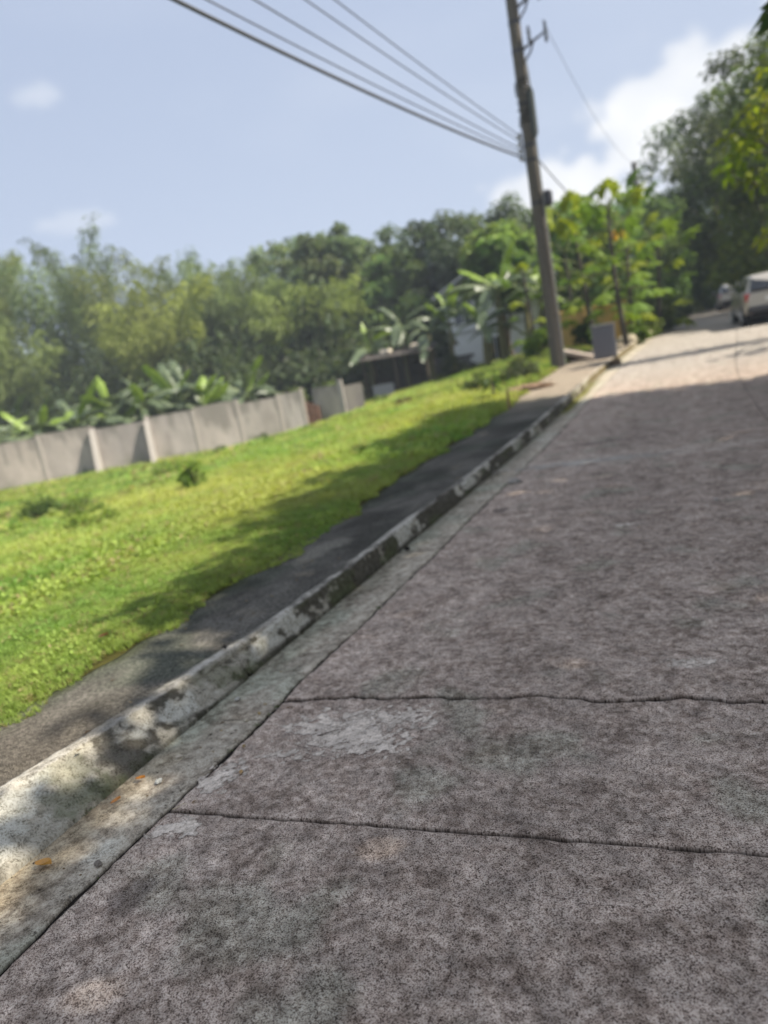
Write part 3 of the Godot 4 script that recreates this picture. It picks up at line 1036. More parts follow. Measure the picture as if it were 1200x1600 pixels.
# ------------------------------------------------------------------ grass
func blade_tuft(blades: int, h: float, w: float, spread: float, sd: int) -> ArrayMesh:
	rng.seed = sd
	var mb := MB.new()
	for k in blades:
		var a := rng.randf() * TAU
		var p := Vector3(cos(a), 0, sin(a)) * spread * sqrt(rng.randf())
		var b := rng.randf() * TAU
		var out := Vector3(cos(b), 0, sin(b))
		var side := Vector3(-sin(b), 0, cos(b)) * w * 0.5
		var hh := h * rng.randf_range(0.5, 1.15)
		var m := p + out * hh * 0.22 + Vector3(0, hh * 0.62, 0)
		var t := p + out * hh * rng.randf_range(0.5, 0.95) + Vector3(0, hh * rng.randf_range(0.7, 1.0), 0)
		var q := rng.randf_range(0.8, 1.2)
		var c := Color(q * 0.8, q * 0.8, q * 0.8)
		mb.quad(p - side, p + side, m + side * 0.8, m - side * 0.8, c)
		mb.tri(m - side * 0.8, m + side * 0.8, t, c)
	return mb.mesh(leaf_soft)

func weed_tuft(leaves: int, h: float, size: float, spread: float, sd: int, slim := 0.55) -> ArrayMesh:
	rng.seed = sd
	var mb := MB.new()
	for k in leaves:
		var a := rng.randf() * TAU
		var rr := spread * sqrt(rng.randf())
		var p := Vector3(cos(a) * rr, h * rng.randf_range(0.15, 1.0) * (1.0 - 0.4 * rr / spread), sin(a) * rr)
		var nn := (Vector3.UP * 1.2 + rdir()).normalized()
		var d := nn.cross(rdir()).normalized()
		var s := size * rng.randf_range(0.6, 1.25)
		var q := rng.randf_range(0.62, 0.95)
		leaf(mb, p, d, nn, s, s * slim, Color(q, q, q), 0.15)
	return mb.mesh(leaf_soft)

func grass_color(x: float, z: float) -> Color:
	var a := n_a.get_noise_2d(x * 30.0, z * 30.0)
	var b := n_c.get_noise_2d(x * 9.0, z * 9.0)
	var c := Color(0.35, 0.44, 0.10).lerp(Color(0.19, 0.34, 0.065), clampf(0.45 + a * 0.9, 0, 1))
	c = c.lerp(Color(0.44, 0.46, 0.12), clampf(0.25 + b * 1.1, 0, 0.8))
	var w := rng.randf_range(0.92, 1.5)
	if rng.randf() < 0.10:
		c = Color(0.36, 0.31, 0.14) # dead stalks
	return Color(c.r * w, c.g * w, c.b * w)

func sow(meshes: Array, d0: float, d1: float, s0: float, s1: float, density: float, size: float, called: Array, bare: float, keep := 1.0) -> void:
	# random tufts between d0..d1 ahead and s0..s1 beyond the pavement's edge
	var n := int((d1 - d0) * (s1 - s0) * density)
	var xs := []; var cols := []
	for m in meshes:
		xs.append([]); cols.append([])
	for k in n:
		var d := rng.randf_range(d0, d1)
		var s := rng.randf_range(s0, s1)
		var x := xc(d) - so(d) - s
		# not behind the boundary wall
		if x < -14.3 and (x + 25.0) * 0.56 + (-d + 22.2) * 0.83 < 0.1:
			continue
		if x < -10.0 and d > 33.5:
			continue
		var y := gy(minf(x, xc(d) - so(d) - 0.001), -d)
		if not seen(Vector3(x, y, -d)):
			continue
		if n_c.get_noise_2d(x * 24.0 + 500.0, d * 24.0) > bare:
			continue
		if s < 0.12 and s < -0.05 + 0.26 * n_b.get_noise_2d(d * 36.0, 3.0) + 0.05 * n_b.get_noise_2d(d * 190.0, 8.0):
			continue
		# bare, reddish soil by the pavement
		if Vector2(x + 3.75, d - 19.6).length() < 0.9 * rng.randf_range(0.7, 1.3):
			continue
		var which := rng.randi() % meshes.size()
		var sc := size * rng.randf_range(0.7, 1.35) * (1.0 + 0.35 * n_a.get_noise_2d(x * 14.0 + 70.0, d * 14.0)) * clampf(0.6 + s * 1.2, 0.6, 1.0)
		var b := Basis(Vector3.UP, rng.randf() * TAU) * Basis(Vector3.RIGHT, rng.randf_range(-0.2, 0.2))
		xs[which].append(Transform3D(b.scaled(Vector3(sc, sc * keep, sc)), Vector3(x, y - 0.012, -d)))
		cols[which].append(grass_color(x, -d))
	for m in meshes.size():
		scatter(called[m % called.size()], meshes[m], xs[m], cols[m])

func build_grass() -> void:
	rng.seed = 77
	var g1 := blade_tuft(11, 0.075, 0.0055, 0.03, 1)
	var g2 := blade_tuft(9, 0.06, 0.007, 0.03, 2)
	var w1 := weed_tuft(12, 0.055, 0.03, 0.045, 3)
	var w2 := weed_tuft(11, 0.07, 0.042, 0.06, 4)
	var gm := blade_tuft(12, 0.13, 0.014, 0.07, 5)
	var wm := weed_tuft(13, 0.13, 0.075, 0.12, 6)
	var gf := blade_tuft(12, 0.2, 0.03, 0.16, 7)
	var wf := weed_tuft(14, 0.19, 0.13, 0.22, 8)
	rng.seed = 78
	sow([g1, g2], 1.6, 6.5, -0.22, 3.2, 1700.0, 0.8, ["grass"], 9.0)
	sow([w1, w2], 1.6, 6.5, 0.15, 4.0, 420.0, 0.8, ["ground_cover"], 0.25)
	sow([g1, g2], 6.5, 11.0, -0.24, 3.0, 900.0, 1.15, ["grass"], 9.0)
	sow([w1, w2], 4.0, 11.0, 1.6, 9.0, 330.0, 1.45, ["ground_cover"], 0.4)
	sow([wm], 2.6, 10.0, 1.9, 7.5, 30.0, 0.62, ["ground_cover"], 0.12)
	sow([gm, g2], 4.0, 11.0, 2.6, 9.0, 260.0, 0.9, ["grass"], 9.0)
	sow([gm, g1], 10.5, 20.0, -0.26, 9.0, 230.0, 0.95, ["grass"], 9.0)
	sow([gm, wm], 8.0, 20.0, 6.0, 21.0, 75.0, 1.0, ["grass", "ground_cover"], 0.45)
	sow([gf, wm], 15.0, 34.0, 0.0, 24.0, 42.0, 0.85, ["grass", "ground_cover"], 0.5)
	sow([wf], 7.0, 24.0, 7.5, 21.0, 8.0, 1.1, ["ground_cover"], 0.1)
	# grit, chips and crumbs of leaf swept into the gutter and the seam
	var cm := MB.new()
	for k in 5:
		var a := TAU * k / 5.0
		var b := TAU * (k + 1) / 5.0
		cm.tri(Vector3(cos(a), 0, sin(a)), Vector3(0.1, 0.75, 0.0), Vector3(cos(b), 0, sin(b)), Color.WHITE)
	var chip := cm.mesh(stone_mat)
	var gx := []; var gc := []
	for k in 1500:
		var d := rng.randf_range(1.2, 13.0)
		var s := SEAM * pow(rng.randf(), 2.0)
		if k % 3 == 0:
			s = seam_s(d) + rng.randfn(0.0, 0.025)
		elif k % 7 == 0:
			s = rng.randf_range(0.4, 3.4)
		var r := 0.0022 + 0.006 * pow(rng.randf(), 5.0)
		gx.append(Transform3D(Basis(Vector3.UP, rng.randf() * TAU).scaled(Vector3(r, r * 0.8, r * 0.7)), Vector3(xc(d) + s, ry(d) + (0.004 - 0.012 * (1.0 - s / SEAM) if s < SEAM else 0.004), -d)))
		var t := rng.randf_range(0.5, 1.2)
		gc.append([Color(0.42, 0.38, 0.32), Color(0.16, 0.13, 0.10), Color(0.30, 0.20, 0.09)][k % 3] * t)
	scatter("grit", chip, gx, gc)
	# dry leaf litter on the pavement and the edge of the lawn
	var lm := MB.new()
	leaf(lm, Vector3(-0.5, 0.04, 0), Vector3(1, 0.05, 0), Vector3.UP, 1.0, 0.5, Color.WHITE, 0.1)
	var litter := lm.mesh(leaf_soft)
	var lx := []; var lc := []
	for k in 340:
		var d := rng.randf_range(1.8, 20.0)
		var s := -rng.randf_range(0.1, 1.5)
		if k % 4 == 0:
			s = rng.randf_range(-0.02, 0.5)
		elif k % 9 == 0:
			s = rng.randf_range(0.5, 4.0)
		var r := rng.randf_range(0.012, 0.04)
		var y := ry(d) + (0.158 if s < -0.14 else (0.17 if s < -0.02 else 0.002)) + 0.006
		lx.append(Transform3D((Basis(Vector3.UP, rng.randf() * TAU) * Basis(Vector3.RIGHT, rng.randf_range(-0.3, 0.3))).scaled(Vector3.ONE * r), Vector3(xc(d) + s, y, -d)))
		lc.append([Color(0.20, 0.13, 0.06), Color(0.10, 0.065, 0.035), Color(0.33, 0.24, 0.10)][k % 3] * rng.randf_range(0.6, 1.2))
	scatter("leaf_litter", litter, lx, lc)
	# moss and seedlings rooted in the seam and along the kerb's foot
	var mx := []; var mc := []
	for k in 420:
		var d := rng.randf_range(1.5, 20.0)
		var on_seam := k % 2 == 0
		if n_c.get_noise_2d(d * 90.0, 33.0 + (k % 2) * 50.0) < 0.12:
			continue
		var s := seam_s(d) + rng.randfn(0.0, 0.008) if on_seam else rng.randf_range(-0.012, 0.012)
		mx.append(Transform3D(Basis(Vector3.UP, rng.randf() * TAU).scaled(Vector3.ONE * rng.randf_range(0.16, 0.38)), Vector3(xc(d) + s, ry(d) - 0.004, -d)))
		mc.append(Color(0.11, 0.16, 0.045) * rng.randf_range(0.6, 1.4))
	scatter("moss", w1, mx, mc)
	# the verge on the other side of the road
	var xs := []; var cols := []
	for k in 16000:
		var d := rng.randf_range(-3.0, 75.0)
		var x := xc(d) + ROAD_W + 0.36 + rng.randf() * (9.0 if d < 40.0 else 6.0)
		if d < 40.0 or seen(Vector3(x, gy(x, -d), -d)):
			xs.append(Transform3D(Basis(Vector3.UP, rng.randf() * TAU).scaled(Vector3.ONE * rng.randf_range(0.8, 1.8)), Vector3(x, gy(x, -d) - 0.02, -d)))
			cols.append(grass_color(x, -d))
	scatter("grass", gf, xs, cols)

# ------------------------------------------------------------------ boundary wall and what stands by it
var wall_mat: StandardMaterial3D
var stone_mat: StandardMaterial3D

func wall_face(mb: MB, w: float, h: float, thick: float, tone: Color, sd: float, skew := 0.0) -> void:
	# a wall panel: stained front, back, ends and a rough coping line
	var cols := 14; var rows := 12
	for side in [1.0, -1.0]:
		var P := PackedVector3Array(); var C := PackedColorArray(); var U := PackedVector2Array()
		for r in rows:
			for q in cols:
				var x := w * q / (cols - 1.0)
				var y := (h + skew * q / (cols - 1.0) + 0.02 * n_b.get_noise_2d(x * 90.0 + sd, 5.0)) * r / (rows - 1.0) - 0.25
				P.append(Vector3(x, y, side * thick * 0.5 + 0.008 * n_b.get_noise_2d(x * 80.0 + sd, y * 80.0)))
				U.append(Vector2(x + sd, y))
				var s := n_a.get_noise_2d((x + sd * 3.0) * 26.0, y * 7.0) + 0.6 * n_a.get_noise_2d((x + sd) * 60.0, y * 50.0)
				var streak := n_a.get_noise_2d((x + sd * 7.0) * 120.0, y * 4.0)
				var c := tone * (0.92 + 0.24 * s + 0.16 * streak)
				c = c.lerp(Color(0.22, 0.21, 0.19), 0.7 * smoothstep(0.70, 1.0, r / (rows - 1.0) + 0.5 * s + 0.45 * streak))
				c = c.lerp(Color(0.25, 0.27, 0.18), 0.6 * smoothstep(0.3, 0.0, r / (rows - 1.0) + 0.3 * s))
				C.append(c)
		mb.grid(P, rows, cols, C, side < 0, U)
	var a := Vector3(0, h - 0.25, 0); var b := Vector3(w, h + skew - 0.25, 0); var t := Vector3(0, 0, thick * 0.5 + 0.006)
	mb.quad(a + t, b + t, b - t, a - t, tone * 0.6)
	mb.quad(Vector3(0, -0.25, -thick * 0.5), Vector3(0, -0.25, thick * 0.5), a + t, a - t, tone)
	mb.quad(Vector3(w, -0.25, thick * 0.5), Vector3(w, -0.25, -thick * 0.5), b - t, b + t, tone)

func build_wall() -> void:
	wall_mat = surfaced(mixed(512, [[noise_bytes(512, 0.05, 4, 41), 0.6], [noise_bytes(512, 0.2, 2, 42), 0.35]],
		[[0.0, lin(0.5, 0.48, 0.46)], [0.5, lin(0.82, 0.80, 0.78)], [1.0, lin(1, 1, 1)]]), 2.2, 0.5)
	var turn := deg_to_rad(34.5)
	var w := thing("boundary_wall", "long pale concrete wall with posts running below the banana plants", "wall", Vector3(-25.2, -0.64, -21.9), turn)
	var px := [-12.6, -10.5, -8.4, -6.3, -4.2, -2.1, 0.0, 1.95, 4.0, 6.1, 7.9, 9.7, 11.4, 12.4]
	var tones := [lin(0.5, 0.45, 0.41), lin(0.54, 0.48, 0.44), lin(0.50, 0.46, 0.43), lin(0.46, 0.42, 0.4), lin(0.52, 0.47, 0.43), lin(0.56, 0.50, 0.45), lin(0.53, 0.47, 0.43), lin(0.50, 0.45, 0.42), lin(0.42, 0.385, 0.37), lin(0.47, 0.43, 0.41), lin(0.50, 0.45, 0.42), lin(0.48, 0.44, 0.41), lin(0.45, 0.42, 0.40)]
	for k in px.size() - 1:
		var mb := MB.new()
		wall_face(mb, px[k + 1] - px[k] - 0.14, 2.08 + 0.1 * sin(k * 2.1), 0.13, tones[k] * 1.25, k * 3.7)
		put("wall_panel", mb.mesh(wall_mat), w, Transform3D(Basis(), Vector3(px[k] + 0.07, 0, 0)))
	for k in px.size():
		var mb := MB.new()
		mb.box(Vector3(-0.075, -0.3, -0.085), Vector3(0.075, 1.86 + 0.05 * sin(k * 3.0), 0.085), lin(0.53, 0.485, 0.45), 0.012)
		put("post", mb.mesh(wall_mat), w, Transform3D(Basis(), Vector3(px[k], 0, 0)))
	for bx in [3.98, 6.08]:
		var mb := MB.new()
		var c := lin(0.52, 0.485, 0.45)
		for s in [-1.0, 1.0]:
			var x: float = 0.1 * s
			var a := Vector3(x, 1.75, 0.115); var b := Vector3(x, -0.3, 0.115); var d := Vector3(x, -0.3, 0.95); var e := Vector3(x, 1.75, 0.2)
			if s > 0:
				mb.quad(b, a, e, d, c)
			else:
				mb.quad(a, b, d, e, c)
		mb.quad(Vector3(-0.1, -0.3, 0.95), Vector3(0.1, -0.3, 0.95), Vector3(0.1, 1.75, 0.2), Vector3(-0.1, 1.75, 0.2), c)
		mb.quad(Vector3(-0.1, 1.75, 0.2), Vector3(0.1, 1.75, 0.2), Vector3(0.1, 1.75, 0.115), Vector3(-0.1, 1.75, 0.115), c)
		put("buttress", mb.mesh(wall_mat), w, Transform3D(Basis(), Vector3(bx, 0, 0)))
	# beyond the gap: a second, paler length that turns a corner
	var e := thing("wall_end", "short pale length of wall after the gap, turning a corner by the shed", "wall", Vector3(-15.15, -0.5, -30.3), deg_to_rad(12.0))
	var m1 := MB.new()
	wall_face(m1, 1.25, 1.9, 0.14, lin(0.60, 0.55, 0.49), 50.0)
	put("wall_panel", m1.mesh(wall_mat), e)
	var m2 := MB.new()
	wall_face(m2, 1.0, 1.8, 0.14, lin(0.20, 0.19, 0.185), 60.0)  # the return's shade is put into this panel's dark tone
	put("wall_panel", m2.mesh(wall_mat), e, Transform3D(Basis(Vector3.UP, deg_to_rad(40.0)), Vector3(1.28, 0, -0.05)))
	var m3 := MB.new()
	m3.box(Vector3(-0.1, -0.3, -0.1), Vector3(0.1, 1.82, 0.1), lin(0.5, 0.47, 0.44), 0.012)
	put("post", m3.mesh(wall_mat), e, Transform3D(Basis(), Vector3(1.26, 0, 0)))
	# rusty sheet closing the gap
	var s := MB.new()
	var P := PackedVector3Array(); var C := PackedColorArray()
	for r in 9:
		for q in 17:
			P.append(Vector3(q * 0.055, r * 0.19 * (1.0 - 0.02 * q), 0.02 * sin(q * 1.57)))
			C.append(lin(0.16, 0.085, 0.055) * (1.0 + 0.9 * n_a.get_noise_2d(q * 25.0, r * 25.0)))
	s.grid(P, 9, 17, C)
	var sheet := put("metal_sheet", s.mesh(vmat(0.8)), self, Transform3D(Basis(Vector3.UP, deg_to_rad(20.0)) * Basis(Vector3.RIGHT, -0.12), Vector3(-15.45, -0.65, -29.4)))
	tag(sheet, "rust brown corrugated sheet leaning in the gap at the end of the long wall", "metal sheet")
	# open shed in the shade of the banana plants
	var sh := thing("shed", "dark open shed with a drooping roof under the banana plants", "shed", Vector3(-12.85, gy(-12.85, -35.0), -35.3), deg_to_rad(8.0))
	var dk := vmat(0.9)
	for q in [[-1.5, 0.9], [1.5, 0.9], [-1.5, -1.1], [1.5, -1.1], [0.0, 0.9]]:
		var mb := MB.new()
		mb.tube([Vector3(q[0], -0.3, q[1]), Vector3(q[0] + 0.03, 1.0, q[1]), Vector3(q[0], 1.75 + (0.25 if q[1] < 0 else 0.0), q[1])], [0.06, 0.055, 0.05], 7, lin(0.09, 0.07, 0.05))
		put("post", mb.mesh(bark), sh)
	for k in 7:
		var mb := MB.new()
		var z0 := -1.4
		var P2 := PackedVector3Array(); var C2 := PackedColorArray()
		for r in 8:
			for q in 9:
				P2.append(Vector3(-1.9 + k * 0.545 + q * 0.068, 2.06 - r * 0.05 + 0.02 * sin(q * 1.57) - 0.006 * k, z0 + r * 0.39))
				C2.append(lin(0.05, 0.042, 0.036) * (1.0 + 0.6 * n_a.get_noise_2d(k * 50.0 + q * 20.0, r * 20.0)))
		mb.grid(P2, 8, 9, C2)
		put("roof_sheet", mb.mesh(dk), sh)
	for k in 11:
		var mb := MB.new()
		mb.box(Vector3(-1.5 + k * 0.275, -0.2, -1.2), Vector3(-1.5 + k * 0.275 + 0.255, 1.75 + 0.04 * sin(k * 2.3), -1.17), lin(0.05, 0.043, 0.036) * (0.8 + 0.4 * fmod(k * 0.37, 1.0)))  # shadowy interior is put into these very dark plank colours
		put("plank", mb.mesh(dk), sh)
	var gb := MB.new()
	gb.box(Vector3(-0.5, 0, -0.03), Vector3(0.5, 0.62, 0.03), lin(0.24, 0.24, 0.255), 0.01)
	var board := put("board", gb.mesh(vmat(0.7)), self, Transform3D(Basis(Vector3.UP, 0.2) * Basis(Vector3.RIGHT, -0.15), Vector3(-13.35, gy(-13.35, -34.0), -34.1)))
	tag(board, "grey board leaning on the dark shed's front", "board")
	for q in [[Vector3(-13.3, 0, -34.75), 1.62, "cream sack lying on the shed roof's front edge", 1.0], [Vector3(-11.75, 0, -34.6), 1.7, "faded bundle lying on the shed roof, next to the leaning leaves", 0.8]]:
		var mb := MB.new()
		var P3 := PackedVector3Array(); var C3 := PackedColorArray()
		for r in 9:
			for a in 13:
				var t := PI * r / 8.0; var f := TAU * a / 12.0
				var rr := 1.0 + 0.16 * n_a.get_noise_3d(cos(f) * 60.0, t * 40.0, sin(f) * 60.0)
				P3.append(Vector3(0.36 * sin(t) * cos(f), 0.17 * cos(t) + 0.16, 0.24 * sin(t) * sin(f)) * rr * q[3])
				C3.append(lin(0.55, 0.48, 0.38))
		mb.grid(P3, 9, 13, C3)
		var p: Vector3 = q[0]
		var sk := put("sack", mb.mesh(vmat(0.9)), self, Transform3D(Basis(), Vector3(p.x, gy(-12.85, -35.0) + q[1] + 0.14, p.z - 0.3)))
		tag(sk, q[2], "sack")

# ------------------------------------------------------------------ house and ochre walls
func build_house() -> void:
	var hy := 0.15
	var h := thing("house", "pale blue white two storey house behind the big leaved plants and the pole", "house", Vector3(-8.9, hy, -46.0), deg_to_rad(-6.0))
	var body := MB.new()
	var wc := lin(0.90, 0.93, 0.97)
	var W := 3.1; var D := 3.6; var E := 4.6; var G := 6.0
	# walls with a gable to the front
	body.quad(Vector3(-W, -0.4, D), Vector3(W, -0.4, D), Vector3(W, E, D), Vector3(-W, E, D), wc)
	body.tri(Vector3(-W, E, D), Vector3(W, E, D), Vector3(0, G, D), wc)
	body.quad(Vector3(W, -0.4, -D), Vector3(-W, -0.4, -D), Vector3(-W, E, -D), Vector3(W, E, -D), wc)
	body.tri(Vector3(W, E, -D), Vector3(-W, E, -D), Vector3(0, G, -D), wc)
	body.quad(Vector3(W, -0.4, D), Vector3(W, -0.4, -D), Vector3(W, E, -D), Vector3(W, E, D), wc)
	body.quad(Vector3(-W, -0.4, -D), Vector3(-W, -0.4, D), Vector3(-W, E, D), Vector3(-W, E, -D), wc)
	put("wall", body.mesh(wall_mat), h)
	var base := MB.new()
	base.box(Vector3(-W - 0.03, -0.45, -D - 0.03), Vector3(W + 0.03, 0.5, D + 0.03), lin(0.25, 0.31, 0.33), 0.02)
	put("plinth", base.mesh(wall_mat), h)
	var band := MB.new()
	band.box(Vector3(-W - 0.06, 2.45, D - 0.02), Vector3(W + 0.06, 2.62, D + 0.08), lin(0.62, 0.65, 0.68), 0.02)
	put("string_course", band.mesh(wall_mat), h)
	var roof := MB.new()
	for s in [-1.0, 1.0]:
		var a := Vector3(0, G + 0.12, D + 0.45); var b := Vector3(0, G + 0.12, -D - 0.45)
		var c := Vector3(s * (W + 0.45), E - 0.12, -D - 0.45); var d := Vector3(s * (W + 0.45), E - 0.12, D + 0.45)
		var t := Vector3(0, 0.1, 0)
		if s > 0:
			roof.quad(a + t, d + t, c + t, b + t, lin(0.30, 0.31, 0.33)); roof.quad(b, c, d, a, lin(0.3, 0.3, 0.3)); roof.quad(a, d, d + t, a + t, lin(0.62, 0.62, 0.60))
		else:
			roof.quad(b + t, c + t, d + t, a + t, lin(0.30, 0.31, 0.33)); roof.quad(a, d, c, b, lin(0.3, 0.3, 0.3)); roof.quad(a, a + t, d + t, d, lin(0.62, 0.62, 0.60))
	put("roof", roof.mesh(vmat(0.6)), h)
	var glass := mat(lin(0.02, 0.03, 0.035), 0.1, 0.6)
	for q in [[-2.0, 2.95, 1.1, 1.15], [0.9, 2.95, 1.3, 1.15], [2.3, 0.75, 0.9, 1.2], [-0.4, 0.7, 1.2, 1.25]]:
		var f := MB.new()
		var x0: float = q[0] - q[2] * 0.5; var x1: float = q[0] + q[2] * 0.5; var y0: float = q[1]; var y1: float = q[1] + q[3]
		var fc := lin(0.7, 0.7, 0.68)
		f.box(Vector3(x0 - 0.07, y0 - 0.07, D + 0.003), Vector3(x0, y1 + 0.07, D + 0.07), fc)
		f.box(Vector3(x1, y0 - 0.07, D + 0.003), Vector3(x1 + 0.07, y1 + 0.07, D + 0.07), fc)
		f.box(Vector3(x0, y1, D + 0.003), Vector3(x1, y1 + 0.07, D + 0.068), fc)
		f.box(Vector3(x0, y0 - 0.07, D + 0.003), Vector3(x1, y0, D + 0.068), fc)
		f.box(Vector3((x0 + x1) * 0.5 - 0.025, y0, D + 0.003), Vector3((x0 + x1) * 0.5 + 0.025, y1, D + 0.06), fc)
		var win := put("window", f.mesh(vmat(0.5)), h)
		for s in 2:
			var g := MB.new()
			var xa: float = x0 if s == 0 else (x0 + x1) * 0.5 + 0.025
			g.box(Vector3(xa, y0, D + 0.006), Vector3(xa + q[2] * 0.5 - 0.025, y1, D + 0.03), Color.WHITE, 0.003)
			put("pane", g.mesh(glass), win)
	# ochre walls by the road
	var oc := surfaced(mixed(256, [[noise_bytes(256, 0.06, 4, 51), 0.8], [noise_bytes(256, 0.2, 2, 52), 0.4]], [[0.0, lin(0.48, 0.32, 0.10)], [0.5, lin(0.76, 0.56, 0.24)], [1.0, lin(0.92, 0.72, 0.38)]]), 1.5, 0.4)
	var i := 0
	for q in [[-4.35, 33.2, 0.75, 1.5, 10.0, "ochre garden wall between the leaning pole and the dark leafy trunk"], [-2.75, 32.2, 0.9, 1.6, -8.0, "ochre garden wall with a brown side, behind the grey box"]]:
		var o := thing("garden_wall", q[5], "wall", Vector3(q[0], gy(q[0], -q[1]) - 0.1, -q[1]), deg_to_rad(q[4]))
		var m1 := MB.new()
		m1.box(Vector3(-q[2] * 0.5, -0.4, -0.09), Vector3(q[2] * 0.5, q[3], 0.09), lin(0.72, 0.66, 0.56), 0.015)
		put("wall_panel", m1.mesh(oc), o)
		var m2 := MB.new()
		m2.box(Vector3(-q[2] * 0.5 - 0.05, q[3] + 0.002, -0.14), Vector3(q[2] * 0.5 + 0.05, q[3] + 0.09, 0.14), lin(0.62, 0.52, 0.40), 0.02)
		put("coping", m2.mesh(oc), o)
		for s in [-1.0, 1.0]:
			var m3 := MB.new()
			var x: float = s * (q[2] * 0.5 + 0.13)
			m3.box(Vector3(x - 0.125, -0.4, -0.13), Vector3(x + 0.125, q[3] + 0.16, 0.13), lin(0.66, 0.58, 0.5) if s < 0 or i == 0 else lin(0.30, 0.22, 0.15), 0.02)
			put("pillar", m3.mesh(oc), o)
		i += 1
	# grey stone coloured low wall by the house
	var lw := thing("low_wall", "low dark grey block wall at the foot of the pale house", "wall", Vector3(-11.6, gy(-11.6, -39.5), -39.5), deg_to_rad(-4.0))
	for r in 4:
		for k in 6:
			var mb := MB.new()
			var x := -1.3 + k * 0.42 + (0.21 if r % 2 else 0.0)
			mb.box(Vector3(x, r * 0.21 - 0.1, -0.07 + 0.01 * sin(k * 3.0 + r)), Vector3(x + 0.405, r * 0.21 + 0.095, 0.07 + 0.01 * sin(k * 5.0 + r)), lin(0.17, 0.165, 0.17) * (0.85 + 0.3 * fmod(k * 0.37 + r * 0.21, 1.0)), 0.01)
			put("block", mb.mesh(wall_mat), lw)

# ------------------------------------------------------------------ poles and cables
func insulator(mb: MB, p: Vector3, h: float, c: Color) -> void:
	var pts := []; var rad := []
	for k in 9:
		pts.append(p + Vector3(0, h * k / 8.0, 0))
		rad.append([0.03, 0.055, 0.06, 0.035, 0.055, 0.06, 0.035, 0.05, 0.02][k])
	mb.tube(pts, rad, 10, c)

